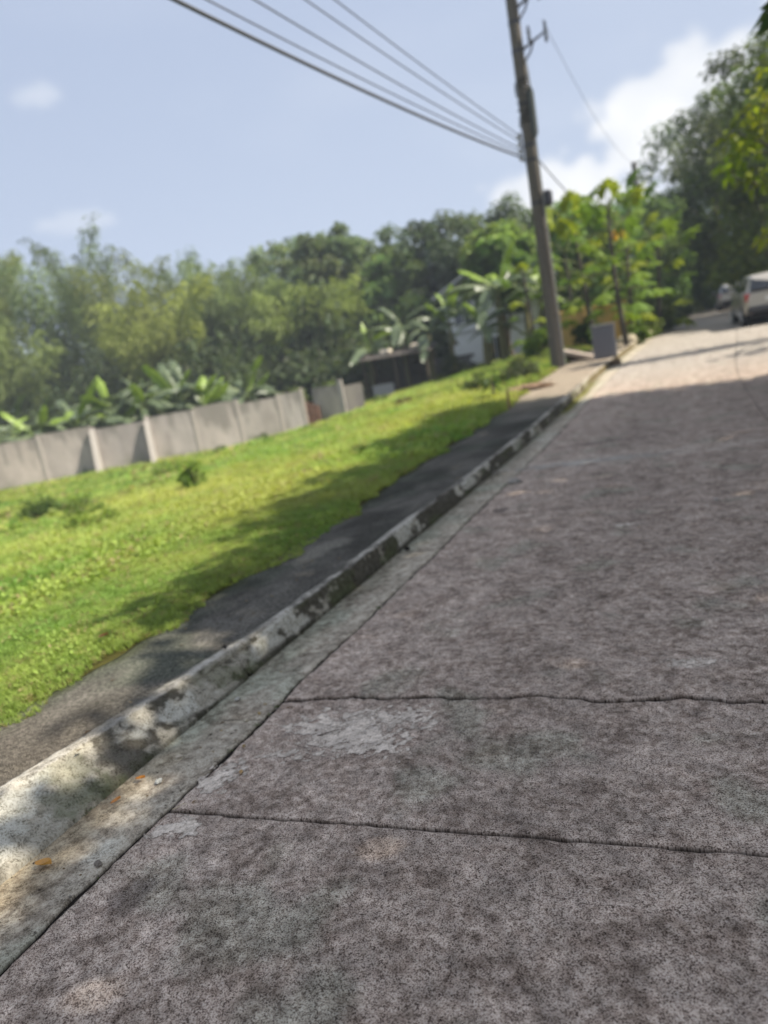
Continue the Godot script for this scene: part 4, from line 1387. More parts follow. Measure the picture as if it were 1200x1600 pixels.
func build_poles() -> void:
	var pm := surfaced(mixed(512, [[noise_bytes(512, 0.03, 4, 61), 0.7], [noise_bytes(512, 0.15, 2, 62), 0.4]], [[0.0, lin(0.10, 0.095, 0.085)], [0.5, lin(0.24, 0.23, 0.21)], [1.0, lin(0.40, 0.38, 0.35)]]), 1.0, 0.5)
	var base := Vector3(-3.66, gy(-3.66, -24.0), -24.0)
	var pole := thing("utility_pole", "tall grey concrete utility pole carrying the cables, rising from the grass", "utility pole", base)
	var mb := MB.new()
	var pts := []; var rad := []
	for k in 14:
		var t := k / 13.0
		pts.append(Vector3(0, -0.4 + 13.4 * t, 0)); rad.append(lerpf(0.215, 0.145, t))
	mb.tube(pts, rad, 18, lin(0.5, 0.47, 0.44))
	put("shaft", mb.mesh(pm), pole)
	var steel := vmat(0.5); steel.metallic = 0.5
	var dark := lin(0.06, 0.06, 0.065)
	for y in [4.75, 5.95, 6.35, 7.45, 8.85, 9.6, 10.7]:
		var r := MB.new()
		r.tube([Vector3(0, y - 0.05, 0), Vector3(0, y + 0.05, 0)], [0.222 - 0.005 * y, 0.222 - 0.005 * y], 16, dark)
		put("band", r.mesh(steel), pole)
	# bracket with two insulators reaching to the right
	for q in [[8.95, 0.82, 0.18, 0], [10.05, 0.75, 0.22, 1]]:
		var b := MB.new()
		b.tube([Vector3(0.12, q[0] - 0.1, 0.02), Vector3(0.4, q[0] + 0.02, 0.04), Vector3(q[1], q[0] + q[2], 0.05)], [0.045, 0.04, 0.03], 8, dark)
		b.tube([Vector3(0.12, q[0] - 0.45, 0.02), Vector3(0.35, q[0] - 0.2, 0.03), Vector3(0.45, q[0] + 0.02, 0.04)], [0.03, 0.03, 0.03], 6, dark)
		var br := put("bracket", b.mesh(steel), pole)
		var i1 := MB.new()
		insulator(i1, Vector3(q[1], q[0] - 0.1, 0.05), 0.55, lin(0.10, 0.11, 0.13))
		put("insulator", i1.mesh(vmat(0.25)), br)
		var i2 := MB.new()
		insulator(i2, Vector3(0.36, q[0] + 0.04, 0.04), 0.42, lin(0.10, 0.11, 0.13))
		put("insulator", i2.mesh(vmat(0.25)), br)
	# splice case, spool rack, wrapped cable slack
	var sc := MB.new()
	sc.tube([Vector3(0.19, 6.5, 0.12), Vector3(0.2, 6.62, 0.12), Vector3(0.21, 7.7, 0.12), Vector3(0.21, 7.85, 0.12)], [0.05, 0.1, 0.1, 0.05], 12, lin(0.05, 0.055, 0.05))
	put("splice_case", sc.mesh(vmat(0.5)), pole)
	var cs := MB.new()
	for k in 9:
		var y := 6.9 + k * 0.15
		var ring := []; var rr := []
		for a in 17:
			var f := TAU * a / 16.0
			ring.append(Vector3(cos(f) * 0.215, y + 0.09 * sin(f * 1.0 + k), sin(f) * 0.215)); rr.append(0.016)
		cs.tube(ring, rr, 5, lin(0.03, 0.03, 0.03), false)
	put("cable_wrap", cs.mesh(vmat(0.6)), pole).set_meta("kind", "stuff")
	var drop := MB.new()
	drop.tube([Vector3(0.19, 8.6, 0.1), Vector3(0.235, 7.9, 0.14), Vector3(0.2, 6.0, 0.15), Vector3(0.21, 3.0, 0.13), Vector3(0.22, 0.0, 0.12)], [0.025, 0.025, 0.025, 0.025, 0.025], 7, lin(0.2, 0.2, 0.19))
	put("conduit", drop.mesh(vmat(0.5)), pole)
	var rack := MB.new()
	rack.box(Vector3(-0.26, 5.95, 0.0), Vector3(-0.2, 6.75, 0.06), lin(0.25, 0.25, 0.26), 0.008)
	for k in 4:
		rack.tube([Vector3(-0.3, 6.0 + k * 0.2, 0.03), Vector3(-0.3, 6.1 + k * 0.2, 0.03)], [0.05, 0.05], 9, lin(0.5, 0.5, 0.5))
	put("spool_rack", rack.mesh(vmat(0.5)), pole)
	var box := MB.new()
	box.box(Vector3(0.16, 4.62, -0.12), Vector3(0.44, 5.05, 0.14), lin(0.035, 0.035, 0.04), 0.05)
	put("junction_box", box.mesh(vmat(0.5)), pole)
	# second pole, far up the road
	var p2 := thing("utility_pole", "distant thin grey pole whose top shows above the papaya trees", "utility pole", Vector3(-2.35, gy(-2.35, -60.0), -60.0))
	var m2 := MB.new()
	m2.tube([Vector3(0, -0.4, 0), Vector3(0.02, 6, 0), Vector3(0.04, 10.75, 0)], [0.24, 0.22, 0.19], 12, lin(0.8, 0.78, 0.74))
	put("shaft", m2.mesh(pm), p2)
	var m3 := MB.new()
	m3.box(Vector3(-0.45, 9.95, 0.2), Vector3(0.5, 10.06, 0.3), dark, 0.01)
	put("crossarm", m3.mesh(vmat(0.6)), p2)
	# cables
	var black := mat(lin(0.05, 0.052, 0.06), 0.6)
	var spans := [
		[Vector3(-3.95, 6.75, -24), Vector3(-6.0, 6.9, -10.5), 0.032, 0.30, "thick dark bundled cable, lowest of those running up to the left from the pole"],
		[Vector3(-3.95, 6.86, -24), Vector3(-6.05, 7.2, -10.8), 0.014, 0.22, "thin cable just above the thick bundle left of the pole"],
		[Vector3(-3.95, 6.98, -24), Vector3(-5.75, 7.46, -12.1), 0.015, 0.22, "thin cable halfway between the thick bundle and the topmost pair"],
		[Vector3(-3.93, 7.18, -24), Vector3(-5.55, 7.93, -13.6), 0.014, 0.16, "lower cable of the topmost pair left of the pole"],
		[Vector3(-3.93, 7.34, -24), Vector3(-5.35, 8.18, -14.6), 0.014, 0.12, "topmost thin cable running from the pole to the upper left"],
		[Vector3(-3.5, 6.6, -24), Vector3(-2.3, 9.7, -60), 0.02, 1.6, "cable sagging from the tall pole towards the distant pole", 1],
		[Vector3(-2.9, 10.1, -24), Vector3(-2.0, 12.1, -60), 0.008, 1.0, "faint upper wire from the bracket to the distant pole", 1],
		[Vector3(-3.5, 6.3, -24), Vector3(-8.0, 4.9, -42), 0.014, 0.5, "thin drop wire from the tall pole to the pale house", 1],
	]
	for q in spans:
		var a: Vector3 = q[0]; var b: Vector3 = q[1]
		var c := MB.new()
		var p := []; var r := []
		var stretch: float = 1.0 if q.size() > 5 else 3.0
		for k in 41:
			var t := k / 40.0 * stretch
			var y := lerpf(a.y, b.y, t) - float(q[3]) * (4.0 * t * (1.0 - t) if stretch == 1.0 else 1.4 * t * (1.0 - t))
			p.append(Vector3(lerpf(a.x, b.x, t), y, lerpf(a.z, b.z, t))); r.append(q[2])
		c.tube(p, r, 7, Color.WHITE)
		tag(put("cable", c.mesh(black)), q[4], "cable")

# ------------------------------------------------------------------ cars
func car(called: String, label: String, category: String, at: Vector3, turn: float, paint: Color, L: float, Hh: float, tall: float) -> Node3D:
	# rear at z = 0, front at z = -L; the ground at y = 0
	var o := thing(called, label, category, at, turn)
	var pm := vmat(0.3); pm.metallic = 0.25; pm.clearcoat_enabled = true; pm.clearcoat = 0.7; pm.clearcoat_roughness = 0.08
	var W := 0.9
	# lower body: stations from the tail to the nose [z, bottom, belt height, half width]
	var st := [[0.02, 0.52, 1.00, 0.74], [-0.06, 0.42, 1.06, 0.82], [-0.22, 0.36, 1.09, 0.88], [-1.0, 0.34, 1.08, W], [-2.2, 0.32, 1.05, W], [-3.2, 0.33, 1.02, W], [-L + 0.9, 0.36, 0.98, 0.88], [-L + 0.3, 0.38, 0.92, 0.83], [-L + 0.06, 0.42, 0.84, 0.74], [-L, 0.5, 0.74, 0.66]]
	var P := PackedVector3Array(); var C := PackedColorArray()
	for s in st:
		var hw: float = s[3]; var y0: float = s[1] * tall; var y1: float = s[2] * tall
		var ring := [Vector2(-hw + 0.25, y0), Vector2(-hw + 0.06, y0), Vector2(-hw + 0.01, y0 + 0.08), Vector2(-hw, lerpf(y0, y1, 0.4)), Vector2(-hw - 0.012, lerpf(y0, y1, 0.62)), Vector2(-hw + 0.01, lerpf(y0, y1, 0.85)), Vector2(-hw + 0.06, y1 - 0.02), Vector2(-hw + 0.13, y1), Vector2(0, y1 + 0.02)]
		for q in 17:
			var p: Vector2 = ring[q] if q < 9 else Vector2(-ring[16 - q].x, ring[16 - q].y)
			P.append(Vector3(p.x, p.y, s[0])); C.append(paint)
	var body := MB.new()
	body.grid(P, st.size(), 17, C)
	# tail and nose
	for e in [0, st.size() - 1]:
		for q in 8:
			var a := P[e * 17 + q]; var b := P[e * 17 + q + 1]; var c := P[e * 17 + 15 - q]; var d := P[e * 17 + 16 - q]
			if e == 0:
				body.quad(d, c, b, a, paint)
			else:
				body.quad(a, b, c, d, paint)
	put("body", body.mesh(pm), o)
	# greenhouse
	var gs := [[-0.03, 1.06, 1.10, 0.70, 0.66], [-0.30, 1.07, Hh - 0.10, 0.78, 0.60], [-0.55, 1.08, Hh, 0.80, 0.62], [-1.8, 1.07, Hh + 0.03, 0.81, 0.64], [-2.5, 1.05, Hh - 0.01, 0.80, 0.62], [-2.9, 1.04, Hh - 0.2, 0.79, 0.60], [-3.5, 1.02, 1.06, 0.76, 0.7]]
	var GP := PackedVector3Array(); var GC := PackedColorArray()
	for s in gs:
		var yb: float = s[1] * tall; var yt: float = s[2] * (tall if s[2] < 1.2 else 1.0)
		var ring := [Vector2(-s[3], yb), Vector2(lerpf(-s[3], -s[4], 0.5), lerpf(yb, yt, 0.55)), Vector2(-s[4], yt - 0.06), Vector2(-s[4] + 0.09, yt), Vector2(0, yt + 0.025)]
		for q in 9:
			var p: Vector2 = ring[q] if q < 5 else Vector2(-ring[8 - q].x, ring[8 - q].y)
			GP.append(Vector3(p.x, p.y, s[0])); GC.append(paint)
	var gh := MB.new()
	gh.grid(GP, gs.size(), 9, GC)
	put("roof", gh.mesh(pm), o)
	var glass := mat(lin(0.008, 0.01, 0.012), 0.08, 0.6)
	# rear window on the sloping tail
	var rw := MB.new()
	var y0 := 1.12 * tall; var y1 := Hh - 0.13
	rw.quad(Vector3(-0.68, y0, 0.0), Vector3(0.68, y0, 0.0), Vector3(0.585, y1, -0.285), Vector3(-0.585, y1, -0.285), Color.WHITE)
	rw.quad(Vector3(0.68, y0, -0.02), Vector3(-0.68, y0, -0.02), Vector3(-0.585, y1, -0.305), Vector3(0.585, y1, -0.305), Color.WHITE)
	rw.quad(Vector3(-0.68, y0, 0.0), Vector3(-0.585, y1, -0.285), Vector3(-0.585, y1, -0.305), Vector3(-0.68, y0, -0.02), Color.WHITE)
	put("rear_window", rw.mesh(glass), o)
	for s in [-1.0, 1.0]:
		for q in [[-0.48, -1.15], [-1.24, -2.05], [-2.14, -2.86]]:
			var sw := MB.new()
			var x0: float = 0.79 * s; var x1: float = 0.655 * s
			var a := Vector3(x0 + 0.012 * s, 1.14 * tall, q[0]); var b := Vector3(x0 + 0.012 * s, 1.14 * tall, q[1]); var c := Vector3(x1 + 0.012 * s, Hh - 0.13, q[1] + (0.25 if q[1] < -2.5 else 0.0)); var d := Vector3(x1 + 0.012 * s, Hh - 0.13, q[0])
			var th := Vector3(-0.02 * s, 0, 0)
			if s > 0:
				sw.quad(a, b, c, d, Color.WHITE); sw.quad(d + th, c + th, b + th, a + th, Color.WHITE)
			else:
				sw.quad(d, c, b, a, Color.WHITE); sw.quad(a + th, b + th, c + th, d + th, Color.WHITE)
			put("side_window", sw.mesh(glass), o)
	# wheels
	for z in [-0.85, -L + 0.95]:
		for s in [-1.0, 1.0]:
			var wh := MB.new()
			var pr := [[-0.11, 0.22], [-0.115, 0.30], [-0.09, 0.345], [-0.04, 0.355], [0.04, 0.355], [0.09, 0.345], [0.115, 0.30], [0.11, 0.22]]
			var pts := []; var rad := []
			for q in pr:
				pts.append(Vector3(q[0], 0, 0)); rad.append(q[1] * (0.72 + 0.28 * tall))
			wh.tube(pts, rad, 24, lin(0.02, 0.02, 0.021))
			var w := Node3D.new()
			w.name = numbered("wheel", o); o.add_child(w, true)
			w.position = Vector3(s * 0.80, 0.355 * (0.72 + 0.28 * tall), z)
			put("tyre", wh.mesh(vmat(0.9)), w)
			var rm := MB.new()
			rm.tube([Vector3(-0.118 * s, 0, 0), Vector3(0.118 * s, 0, 0), Vector3(0.135 * s, 0, 0)], [0.2, 0.2, 0.12], 20, lin(0.42, 0.42, 0.43))
			for k in 5:
				var f := TAU * k / 5.0
				rm.tube([Vector3(0.13 * s, 0, 0), Vector3(0.128 * s, cos(f) * 0.2, sin(f) * 0.2)], [0.035, 0.03], 6, lin(0.5, 0.5, 0.5))
			put("rim", rm.mesh(vmat(0.35)), w)
	# dark wheel arches, lamps, bumper, plate, mirrors
	for s in [-1.0, 1.0]:
		var tl := MB.new()
		tl.box(Vector3(s * 0.76 - 0.085, 0.78 * tall, -0.10), Vector3(s * 0.76 + 0.085, 1.03 * tall, 0.012), lin(0.35, 0.03, 0.025), 0.025)
		put("tail_lamp", tl.mesh(vmat(0.2)), o)
		var hl := MB.new()
		hl.box(Vector3(s * 0.62 - 0.13, 0.66 * tall, -L - 0.0), Vector3(s * 0.62 + 0.13, 0.8 * tall, -L + 0.14), lin(0.7, 0.7, 0.7), 0.03)
		put("headlight", hl.mesh(vmat(0.15)), o)
		var mi := MB.new()
		mi.box(Vector3(s * 1.0 - 0.09, 1.12 * tall, -2.72), Vector3(s * 1.0 + 0.09, 1.27 * tall, -2.6), paint, 0.04)
		put("mirror", mi.mesh(pm), o)
	var bp := MB.new()
	bp.box(Vector3(-0.80, 0.40 * tall, -0.12), Vector3(0.80, 0.60 * tall, 0.10), lin(0.03, 0.03, 0.032), 0.04)
	put("rear_bumper", bp.mesh(vmat(0.6)), o)
	var plate := MB.new()
	plate.box(Vector3(-0.22, 0.74 * tall, 0.0), Vector3(0.22, 0.87 * tall, 0.035), lin(0.6, 0.6, 0.58), 0.006)
	put("number_plate", plate.mesh(vmat(0.4)), o)
	var un := MB.new()
	un.box(Vector3(-0.72, 0.24, -L + 0.5), Vector3(0.72, 0.42, -0.25), lin(0.012, 0.012, 0.012), 0.04)
	put("underbody", un.mesh(vmat(0.9)), o)
	return o

# ------------------------------------------------------------------ small things
func lump(r: Vector3, sd: int, rough: float, col: Color) -> MB:
	var mb := MB.new()
	var f := FastNoiseLite.new(); f.seed = sd; f.frequency = 1.0; f.fractal_octaves = 3
	var P := PackedVector3Array(); var C := PackedColorArray()
	for q in 13:
		for a in 19:
			var t := PI * q / 12.0; var u := TAU * (a % 18) / 18.0
			var d := Vector3(sin(t) * cos(u), cos(t), sin(t) * sin(u))
			var k := 1.0 + rough * f.get_noise_3dv(d * 1.6 + Vector3(sd, 0, 0))
			k = minf(k, 1.0 + rough * 0.22)
			P.append(d * r * k)
			var w := 1.0 + 0.5 * f.get_noise_3dv(d * 5.0)
			C.append(Color(col.r * w, col.g * w, col.b * w))
	mb.grid(P, 13, 19, C)
	return mb

func build_small() -> void:
	# grey box on the pavement
	var bx := thing("utility_box", "grey concrete box standing on the pavement right of the pole", "utility box", Vector3(-2.33, ry(24.7) + 0.16, -24.7), deg_to_rad(6.0))
	var b1 := MB.new()
	b1.box(Vector3(-0.34, -0.02, -0.28), Vector3(0.34, 0.92, 0.28), lin(0.19, 0.195, 0.215), 0.02)
	put("body", b1.mesh(stone_mat), bx)
	var b2 := MB.new()
	b2.box(Vector3(-0.36, 0.922, -0.3), Vector3(0.36, 0.99, 0.3), lin(0.20, 0.20, 0.22), 0.02)
	put("lid", b2.mesh(stone_mat), bx)
	var b3 := MB.new()
	b3.box(Vector3(-0.24, 0.12, 0.281), Vector3(0.24, 0.8, 0.30), lin(0.175, 0.18, 0.20), 0.006)
	put("door", b3.mesh(stone_mat), bx)
	# slab tilted on the verge
	var s1 := MB.new()
	s1.box(Vector3(-0.75, -0.07, -0.35), Vector3(0.75, 0.07, 0.35), lin(0.42, 0.36, 0.31), 0.02)
	var sl := put("concrete_slab", s1.mesh(stone_mat), self, Transform3D(Basis(Vector3.BACK, -0.36) * Basis(Vector3.UP, 0.25), Vector3(-3.05, gy(-3.2, -25.4) + 0.26, -25.4)))
	tag(sl, "brownish concrete slab propped at a tilt between the pole and the grey box", "slab")
	for q in [[Vector3(-3.45, 0, -25.6), 0.24, "larger dark stone propping the tilted slab"], [Vector3(-3.0, 0, -25.3), 0.13, "small dark stone under the tilted slab"]]:
		var st := put("rock", lump(Vector3(q[1] * 1.3, q[1], q[1]), int(q[1] * 100), 0.5, lin(0.12, 0.10, 0.085)).mesh(stone_mat), self, Transform3D(Basis(), Vector3(q[0].x, gy(q[0].x, q[0].z) + q[1] * 0.5, q[0].z)))
		tag(st, q[2], "rock")
	# heap of reddish soil
	var hp := lump(Vector3(0.6, 0.1, 0.5), 9, 0.9, lin(0.25, 0.17, 0.115))
	tag(put("soil_heap", hp.mesh(stone_mat), self, Transform3D(Basis(), Vector3(-3.75, gy(-3.9, -19.6), -19.6))), "low heap of reddish brown soil at the pavement's edge before the pole", "soil heap")
	# two stakes, one with a sapling
	var wood := lin(0.17, 0.14, 0.10)
	var k1 := MB.new()
	k1.tube([Vector3(0, -0.25, 0), Vector3(0.01, 0.2, 0), Vector3(-0.01, 0.46, 0)], [0.026, 0.025, 0.022], 7, wood)
	tag(put("stake", k1.mesh(bark), self, Transform3D(Basis(), Vector3(-4.36, gy(-4.36, -18.2), -18.2))), "thin wooden stake in the grass with the sapling tied to it", "stake")
	var k2 := MB.new()
	k2.tube([Vector3(0, -0.25, 0), Vector3(0, 0.18, 0), Vector3(0.015, 0.42, 0)], [0.03, 0.028, 0.024], 7, lin(0.24, 0.15, 0.09))
	tag(put("stake", k2.mesh(bark), self, Transform3D(Basis(), Vector3(-3.55, gy(-3.75, -16.0), -16.0))), "short reddish stake at the pavement's edge, right of the sapling", "stake")
	rng.seed = 61
	var sp := thing("sapling", "small sapling with a few dark drooping leaves on the grass", "sapling", Vector3(-4.42, gy(-4.42, -18.25), -18.25))
	var s2 := MB.new()
	s2.tube([Vector3(0, -0.05, 0), Vector3(0.02, 0.3, 0), Vector3(0.0, 0.6, 0)], [0.012, 0.01, 0.007], 6, lin(0.12, 0.13, 0.05))
	put("stem", s2.mesh(bark), sp)
	for k in 9:
		var lm := MB.new()
		var a := TAU * k * 0.382
		leaf(lm, Vector3.ZERO, Vector3(cos(a), -0.1, sin(a)).normalized(), Vector3.UP, 0.3, 0.12, lin(0.05, 0.085, 0.03), 0.35)
		put("leaf", lm.mesh(leaf_soft), sp, Transform3D(Basis(), Vector3(0.01, 0.3 + 0.035 * k, 0)))
	# blue drum and cream stones by the far plants
	var dr := thing("drum", "small dark blue plastic drum standing at the far kerb", "drum", Vector3(-0.62, ry(39.0) + 0.0, -39.0))
	var dm := MB.new()
	dm.tube([Vector3(0, 0, 0), Vector3(0, 0.03, 0), Vector3(0, 0.2, 0), Vector3(0, 0.22, 0), Vector3(0, 0.4, 0), Vector3(0, 0.42, 0), Vector3(0, 0.6, 0), Vector3(0, 0.62, 0)], [0.2, 0.22, 0.22, 0.235, 0.235, 0.22, 0.22, 0.2], 18, lin(0.015, 0.03, 0.16))
	put("barrel", dm.mesh(vmat(0.4)), dr)
	var dl := MB.new()
	dl.tube([Vector3(0, 0.621, 0), Vector3(0, 0.66, 0)], [0.2, 0.19], 18, lin(0.02, 0.02, 0.03))
	put("lid", dl.mesh(vmat(0.5)), dr)
	var cs := [[-2.05, 30.5, 0.28, lin(0.5, 0.44, 0.33), "pale cream boulder, nearest of the three along the far kerb"], [-1.75, 33.0, 0.32, lin(0.46, 0.41, 0.30), "pale cream boulder, middle of the three along the far kerb"], [-1.45, 36.2, 0.26, lin(0.34, 0.27, 0.2), "brownish boulder, farthest of the three along the far kerb"]]
	for q in cs:
		tag(put("boulder", lump(Vector3(q[2] * 1.4, q[2] * 0.8, q[2]), int(q[1]), 0.5, q[3]).mesh(stone_mat), self, Transform3D(Basis(), Vector3(q[0], ry(q[1]) + 0.2, -q[1]))), q[4], "boulder")
	tag(put("rock", lump(Vector3(0.16, 0.13, 0.13), 33, 0.6, lin(0.16, 0.12, 0.08)).mesh(stone_mat), self, Transform3D(Basis(), Vector3(xc(23.4) + 0.13, ry(23.4) + 0.08, -23.4))), "dark brown stone lying in the gutter below the grey box", "rock")
	# stones and chips on the road
	var st := [
		[-1.95, -8.55, 0.075, 0.04, lin(0.36, 0.34, 0.31), "fist sized grey stone on the road beside the gutter seam"],
		[-2.66 + 0.34, -3.13, 0.016, 0.008, lin(0.5, 0.49, 0.45), "flat pale chip in the gutter just before the kerb's painted part"],
		[-2.10, -1.83, 0.017, 0.010, lin(0.24, 0.21, 0.18), "dark pebble sitting on the gutter seam near the bottom edge"],
		[-2.28, -2.56, 0.014, 0.005, lin(0.55, 0.50, 0.42), "tiny tan chip lying in the gutter below the stained kerb"],
		[-2.24, -2.36, 0.020, 0.006, lin(0.6, 0.6, 0.55), "flat whitish chip lying in the gutter beside the orange leaf"],
		[-2.13, -2.9, 0.012, 0.006, lin(0.5, 0.45, 0.35), "tan pebble by the break in the gutter seam"],
		[-2.045, -2.43, 0.010, 0.006, lin(0.4, 0.35, 0.28), "little brown pebble wedged in the gutter seam above the joint"],
		[0.1, -6.8, 0.02, 0.012, lin(0.45, 0.43, 0.4), "small grey pebble on the dark road at its right side"],
		[-1.4, -7.6, 0.015, 0.01, lin(0.55, 0.53, 0.5), "pale pebble alone on the shaded road"],
		[-2.36, -5.95, 0.028, 0.016, lin(0.035, 0.03, 0.025), "black lump lying against the foot of the kerb"],
	]
	for k in st.size():
		var q = st[k]
		tag(put("pebble", lump(Vector3(q[2], q[3], q[2] * 0.75), 200 + k, 0.7, q[4]).mesh(stone_mat), self, Transform3D(Basis(Vector3.UP, k * 1.3), Vector3(q[0], ry(-q[1]) + 0.002 + q[3] * 0.55, q[1]))), q[5], "pebble")
	# fallen leaves
	var fl := [
		[-2.345, -2.37, 0.045, 0.3, lin(0.55, 0.22, 0.03), "orange fallen leaf in the gutter, farthest of the three by the kerb"],
		[-2.335, -2.20, 0.045, 1.2, lin(0.45, 0.20, 0.05), "brownish orange fallen leaf in the gutter, middle of the three"],
		[-2.33, -1.80, 0.075, 0.1, lin(0.55, 0.30, 0.08), "long dry tan leaf on the silt in the gutter, nearest the camera"],
		[-1.88, -2.45, 0.03, 2.0, lin(0.5, 0.33, 0.15), "small tan leaf on the road above the straight joint"],
		[-3.52, -3.55, 0.06, 0.9, lin(0.16, 0.05, 0.02), "dark red brown leaf lying on the lawn by the pavement"],
		[-2.53, -3.40, 0.06, 2.4, lin(0.03, 0.022, 0.015), "black curled leaf on top of the kerb where it steps up"],
	]
	for k in fl.size():
		var q = fl[k]
		var mb := MB.new()
		var N := 7
		var P := PackedVector3Array(); var C := PackedColorArray()
		for r in N:
			var t := r / (N - 1.0)
			var w: float = q[2] * 0.27 * pow(sin(PI * clampf(t, 0.03, 0.97)), 0.8)
			for s in [-1.0, -0.5, 0.0, 0.5, 1.0]:
				P.append(Vector3(q[2] * (t - 0.5), 0.006 + 0.16 * q[2] * s * s * (0.5 + t) + 0.1 * q[2] * pow(t - 0.5, 2), w * s))
				C.append(q[4] * (0.85 + 0.3 * t))
		mb.grid(P, N, 5, C, true)
		var y := ry(-q[1])
		if k == 4:
			y = gy(q[0], q[1]) + 0.05
		if k == 5:
			y = 0.172
		tag(put("fallen_leaf", mb.mesh(leaf_gloss), self, Transform3D(Basis(Vector3.UP, q[3]), Vector3(q[0], y, q[1]))), q[5], "leaf")
	# twigs
	var tw := [[-1.62, -2.80, 0.13, 0.55, "dark twig lying across the pale patch on the road"], [-2.005, -2.19, 0.06, 0.9, "short straw coloured twig at the meeting of seam and joint"], [-0.35, -3.02, 0.05, -0.3, "short dark twig just below the jagged crack"]]
	for q in tw:
		var mb := MB.new()
		mb.tube([Vector3(-q[2] * 0.5, 0.0, 0), Vector3(-q[2] * 0.1, 0.004, 0.006), Vector3(q[2] * 0.2, 0.003, -0.004), Vector3(q[2] * 0.5, 0.0, 0.003)], [0.0022, 0.002, 0.0018, 0.001], 5, lin(0.5, 0.42, 0.28) if q[1] == -2.19 else lin(0.10, 0.075, 0.06))
		tag(put("twig", mb.mesh(bark), self, Transform3D(Basis(Vector3.UP, q[3]), Vector3(q[0], 0.009, q[1]))), q[4], "twig")

# ------------------------------------------------------------------ trees and plants
func roadside_tree(label: String, at: Vector3, clumps: Array, sd: int, col: Color, leaves: int, size: float) -> Node3D:
	# a spreading tree: trunk, and limbs out to every part of a crown given as clump centres
	rng.seed = sd
	var o := thing("roadside_tree", label, "tree", at)
	var mid := Vector3.ZERO
	for c in clumps:
		mid += c[0] - at
	mid /= clumps.size()
	var fork := Vector3(mid.x * 0.25, mid.y * 0.5, mid.z * 0.25)
	var tr := MB.new()
	var pts := []; var rad := []
	for k in 7:
		var t := k / 6.0
		pts.append(Vector3(0, -0.3, 0).lerp(fork, t) + Vector3(0.1 * sin(t * 5), 0, 0.1 * cos(t * 4) - 0.1)); rad.append(lerpf(0.24, 0.15, t))
	tr.tube(pts, rad, 12, lin(0.13, 0.11, 0.085))
	put("trunk", tr.mesh(bark), o)
	var cr := MB.new()
	var step := maxi(1, clumps.size() / 12)
	for k in clumps.size():
		var c: Vector3 = clumps[k][0] - at
		if k % step == 0:
			var lb := MB.new()
			lb.tube(limb_pts(fork, c, 0.35), [0.11, 0.09, 0.07, 0.05, 0.035, 0.02], 7, lin(0.13, 0.11, 0.085))
			put("limb", lb.mesh(bark), o)
		var t := rng.randf_range(0.75, 1.3)
		var lc := Color(col.r * t * rng.randf_range(0.9, 1.2), col.g * t, col.b * t)
		clump(cr, c, clumps[k][1], leaves, size, lc, 0.7)
	put("crown", cr.mesh(leaf_soft), o)
	return o

func build_shade_trees() -> void:
	# crowns over the right side of the road, above and beside the picture; their shade lies on the road
	rng.seed = 303
	var groups := [[], [], [], []]
	var z := -18.2
	while z < 1.5:
		var x0 := 2.8
		if z > -9.4:
			x0 = 3.0
		if z > -7.7:
			x0 = 3.6
		if z > -5.8:
			x0 = 4.85
		if z > -3.2:
			x0 = 4.0
		var x := x0 + 0.1 + rng.randf_range(0.0, 0.3)
		while x < 12.2:
			var h := 8.6 + rng.randf_range(-0.25, 0.4) + (0.9 if z < -14.0 else 0.0)
			var g := 0 if z < -15.0 else (1 if z < -9.0 else (2 if z < -3.5 else 3))
			var p := Vector3(x + rng.randf_range(-0.35, 0.35), h, z + rng.randf_range(-0.4, 0.4))
			groups[g].append([p, rng.randf_range(0.75, 1.1)])
			if x > x0 + 1.6:
				groups[g].append([p + Vector3(rng.randf_range(-0.3, 0.5), rng.randf_range(1.2, 1.8), rng.randf_range(-0.4, 0.4)), rng.randf_range(0.8, 1.15)])
			x += 1.1
		groups[0 if z < -15.0 else (1 if z < -9.0 else (2 if z < -3.5 else 3))].append([Vector3(x0 + 0.35, 8.5 + rng.randf_range(-0.3, 0.3) + (0.9 if z < -14.0 else 0.0), z + 0.52), 0.85])
		z += 1.05
	# a low spray of the farthest of them dips into view
	for q in [Vector3(1.95, 5.5, -13.6), Vector3(2.05, 4.75, -13.8), Vector3(2.5, 5.2, -13.9)]:
		groups[1].append([q, 0.42])
	var at := [Vector3(7.6, 0, -16.8), Vector3(7.9, 0, -11.4), Vector3(7.5, 0, -6.0), Vector3(8.0, 0, -0.6)]
	var lb := ["leafy roadside tree whose shade ends where the sunlit road begins", "leafy roadside tree whose leaf sprays dip into the upper right corner", "leafy roadside tree whose thin crown lets sun onto the near kerb", "leafy roadside tree shading the nearest road slab"]
	for k in 4:
		var p: Vector3 = at[k]
		p.y = gy(p.x, p.z)
		roadside_tree(lb[k], p, groups[k], 500 + k, lin(0.085, 0.13, 0.03), 170, 0.36)

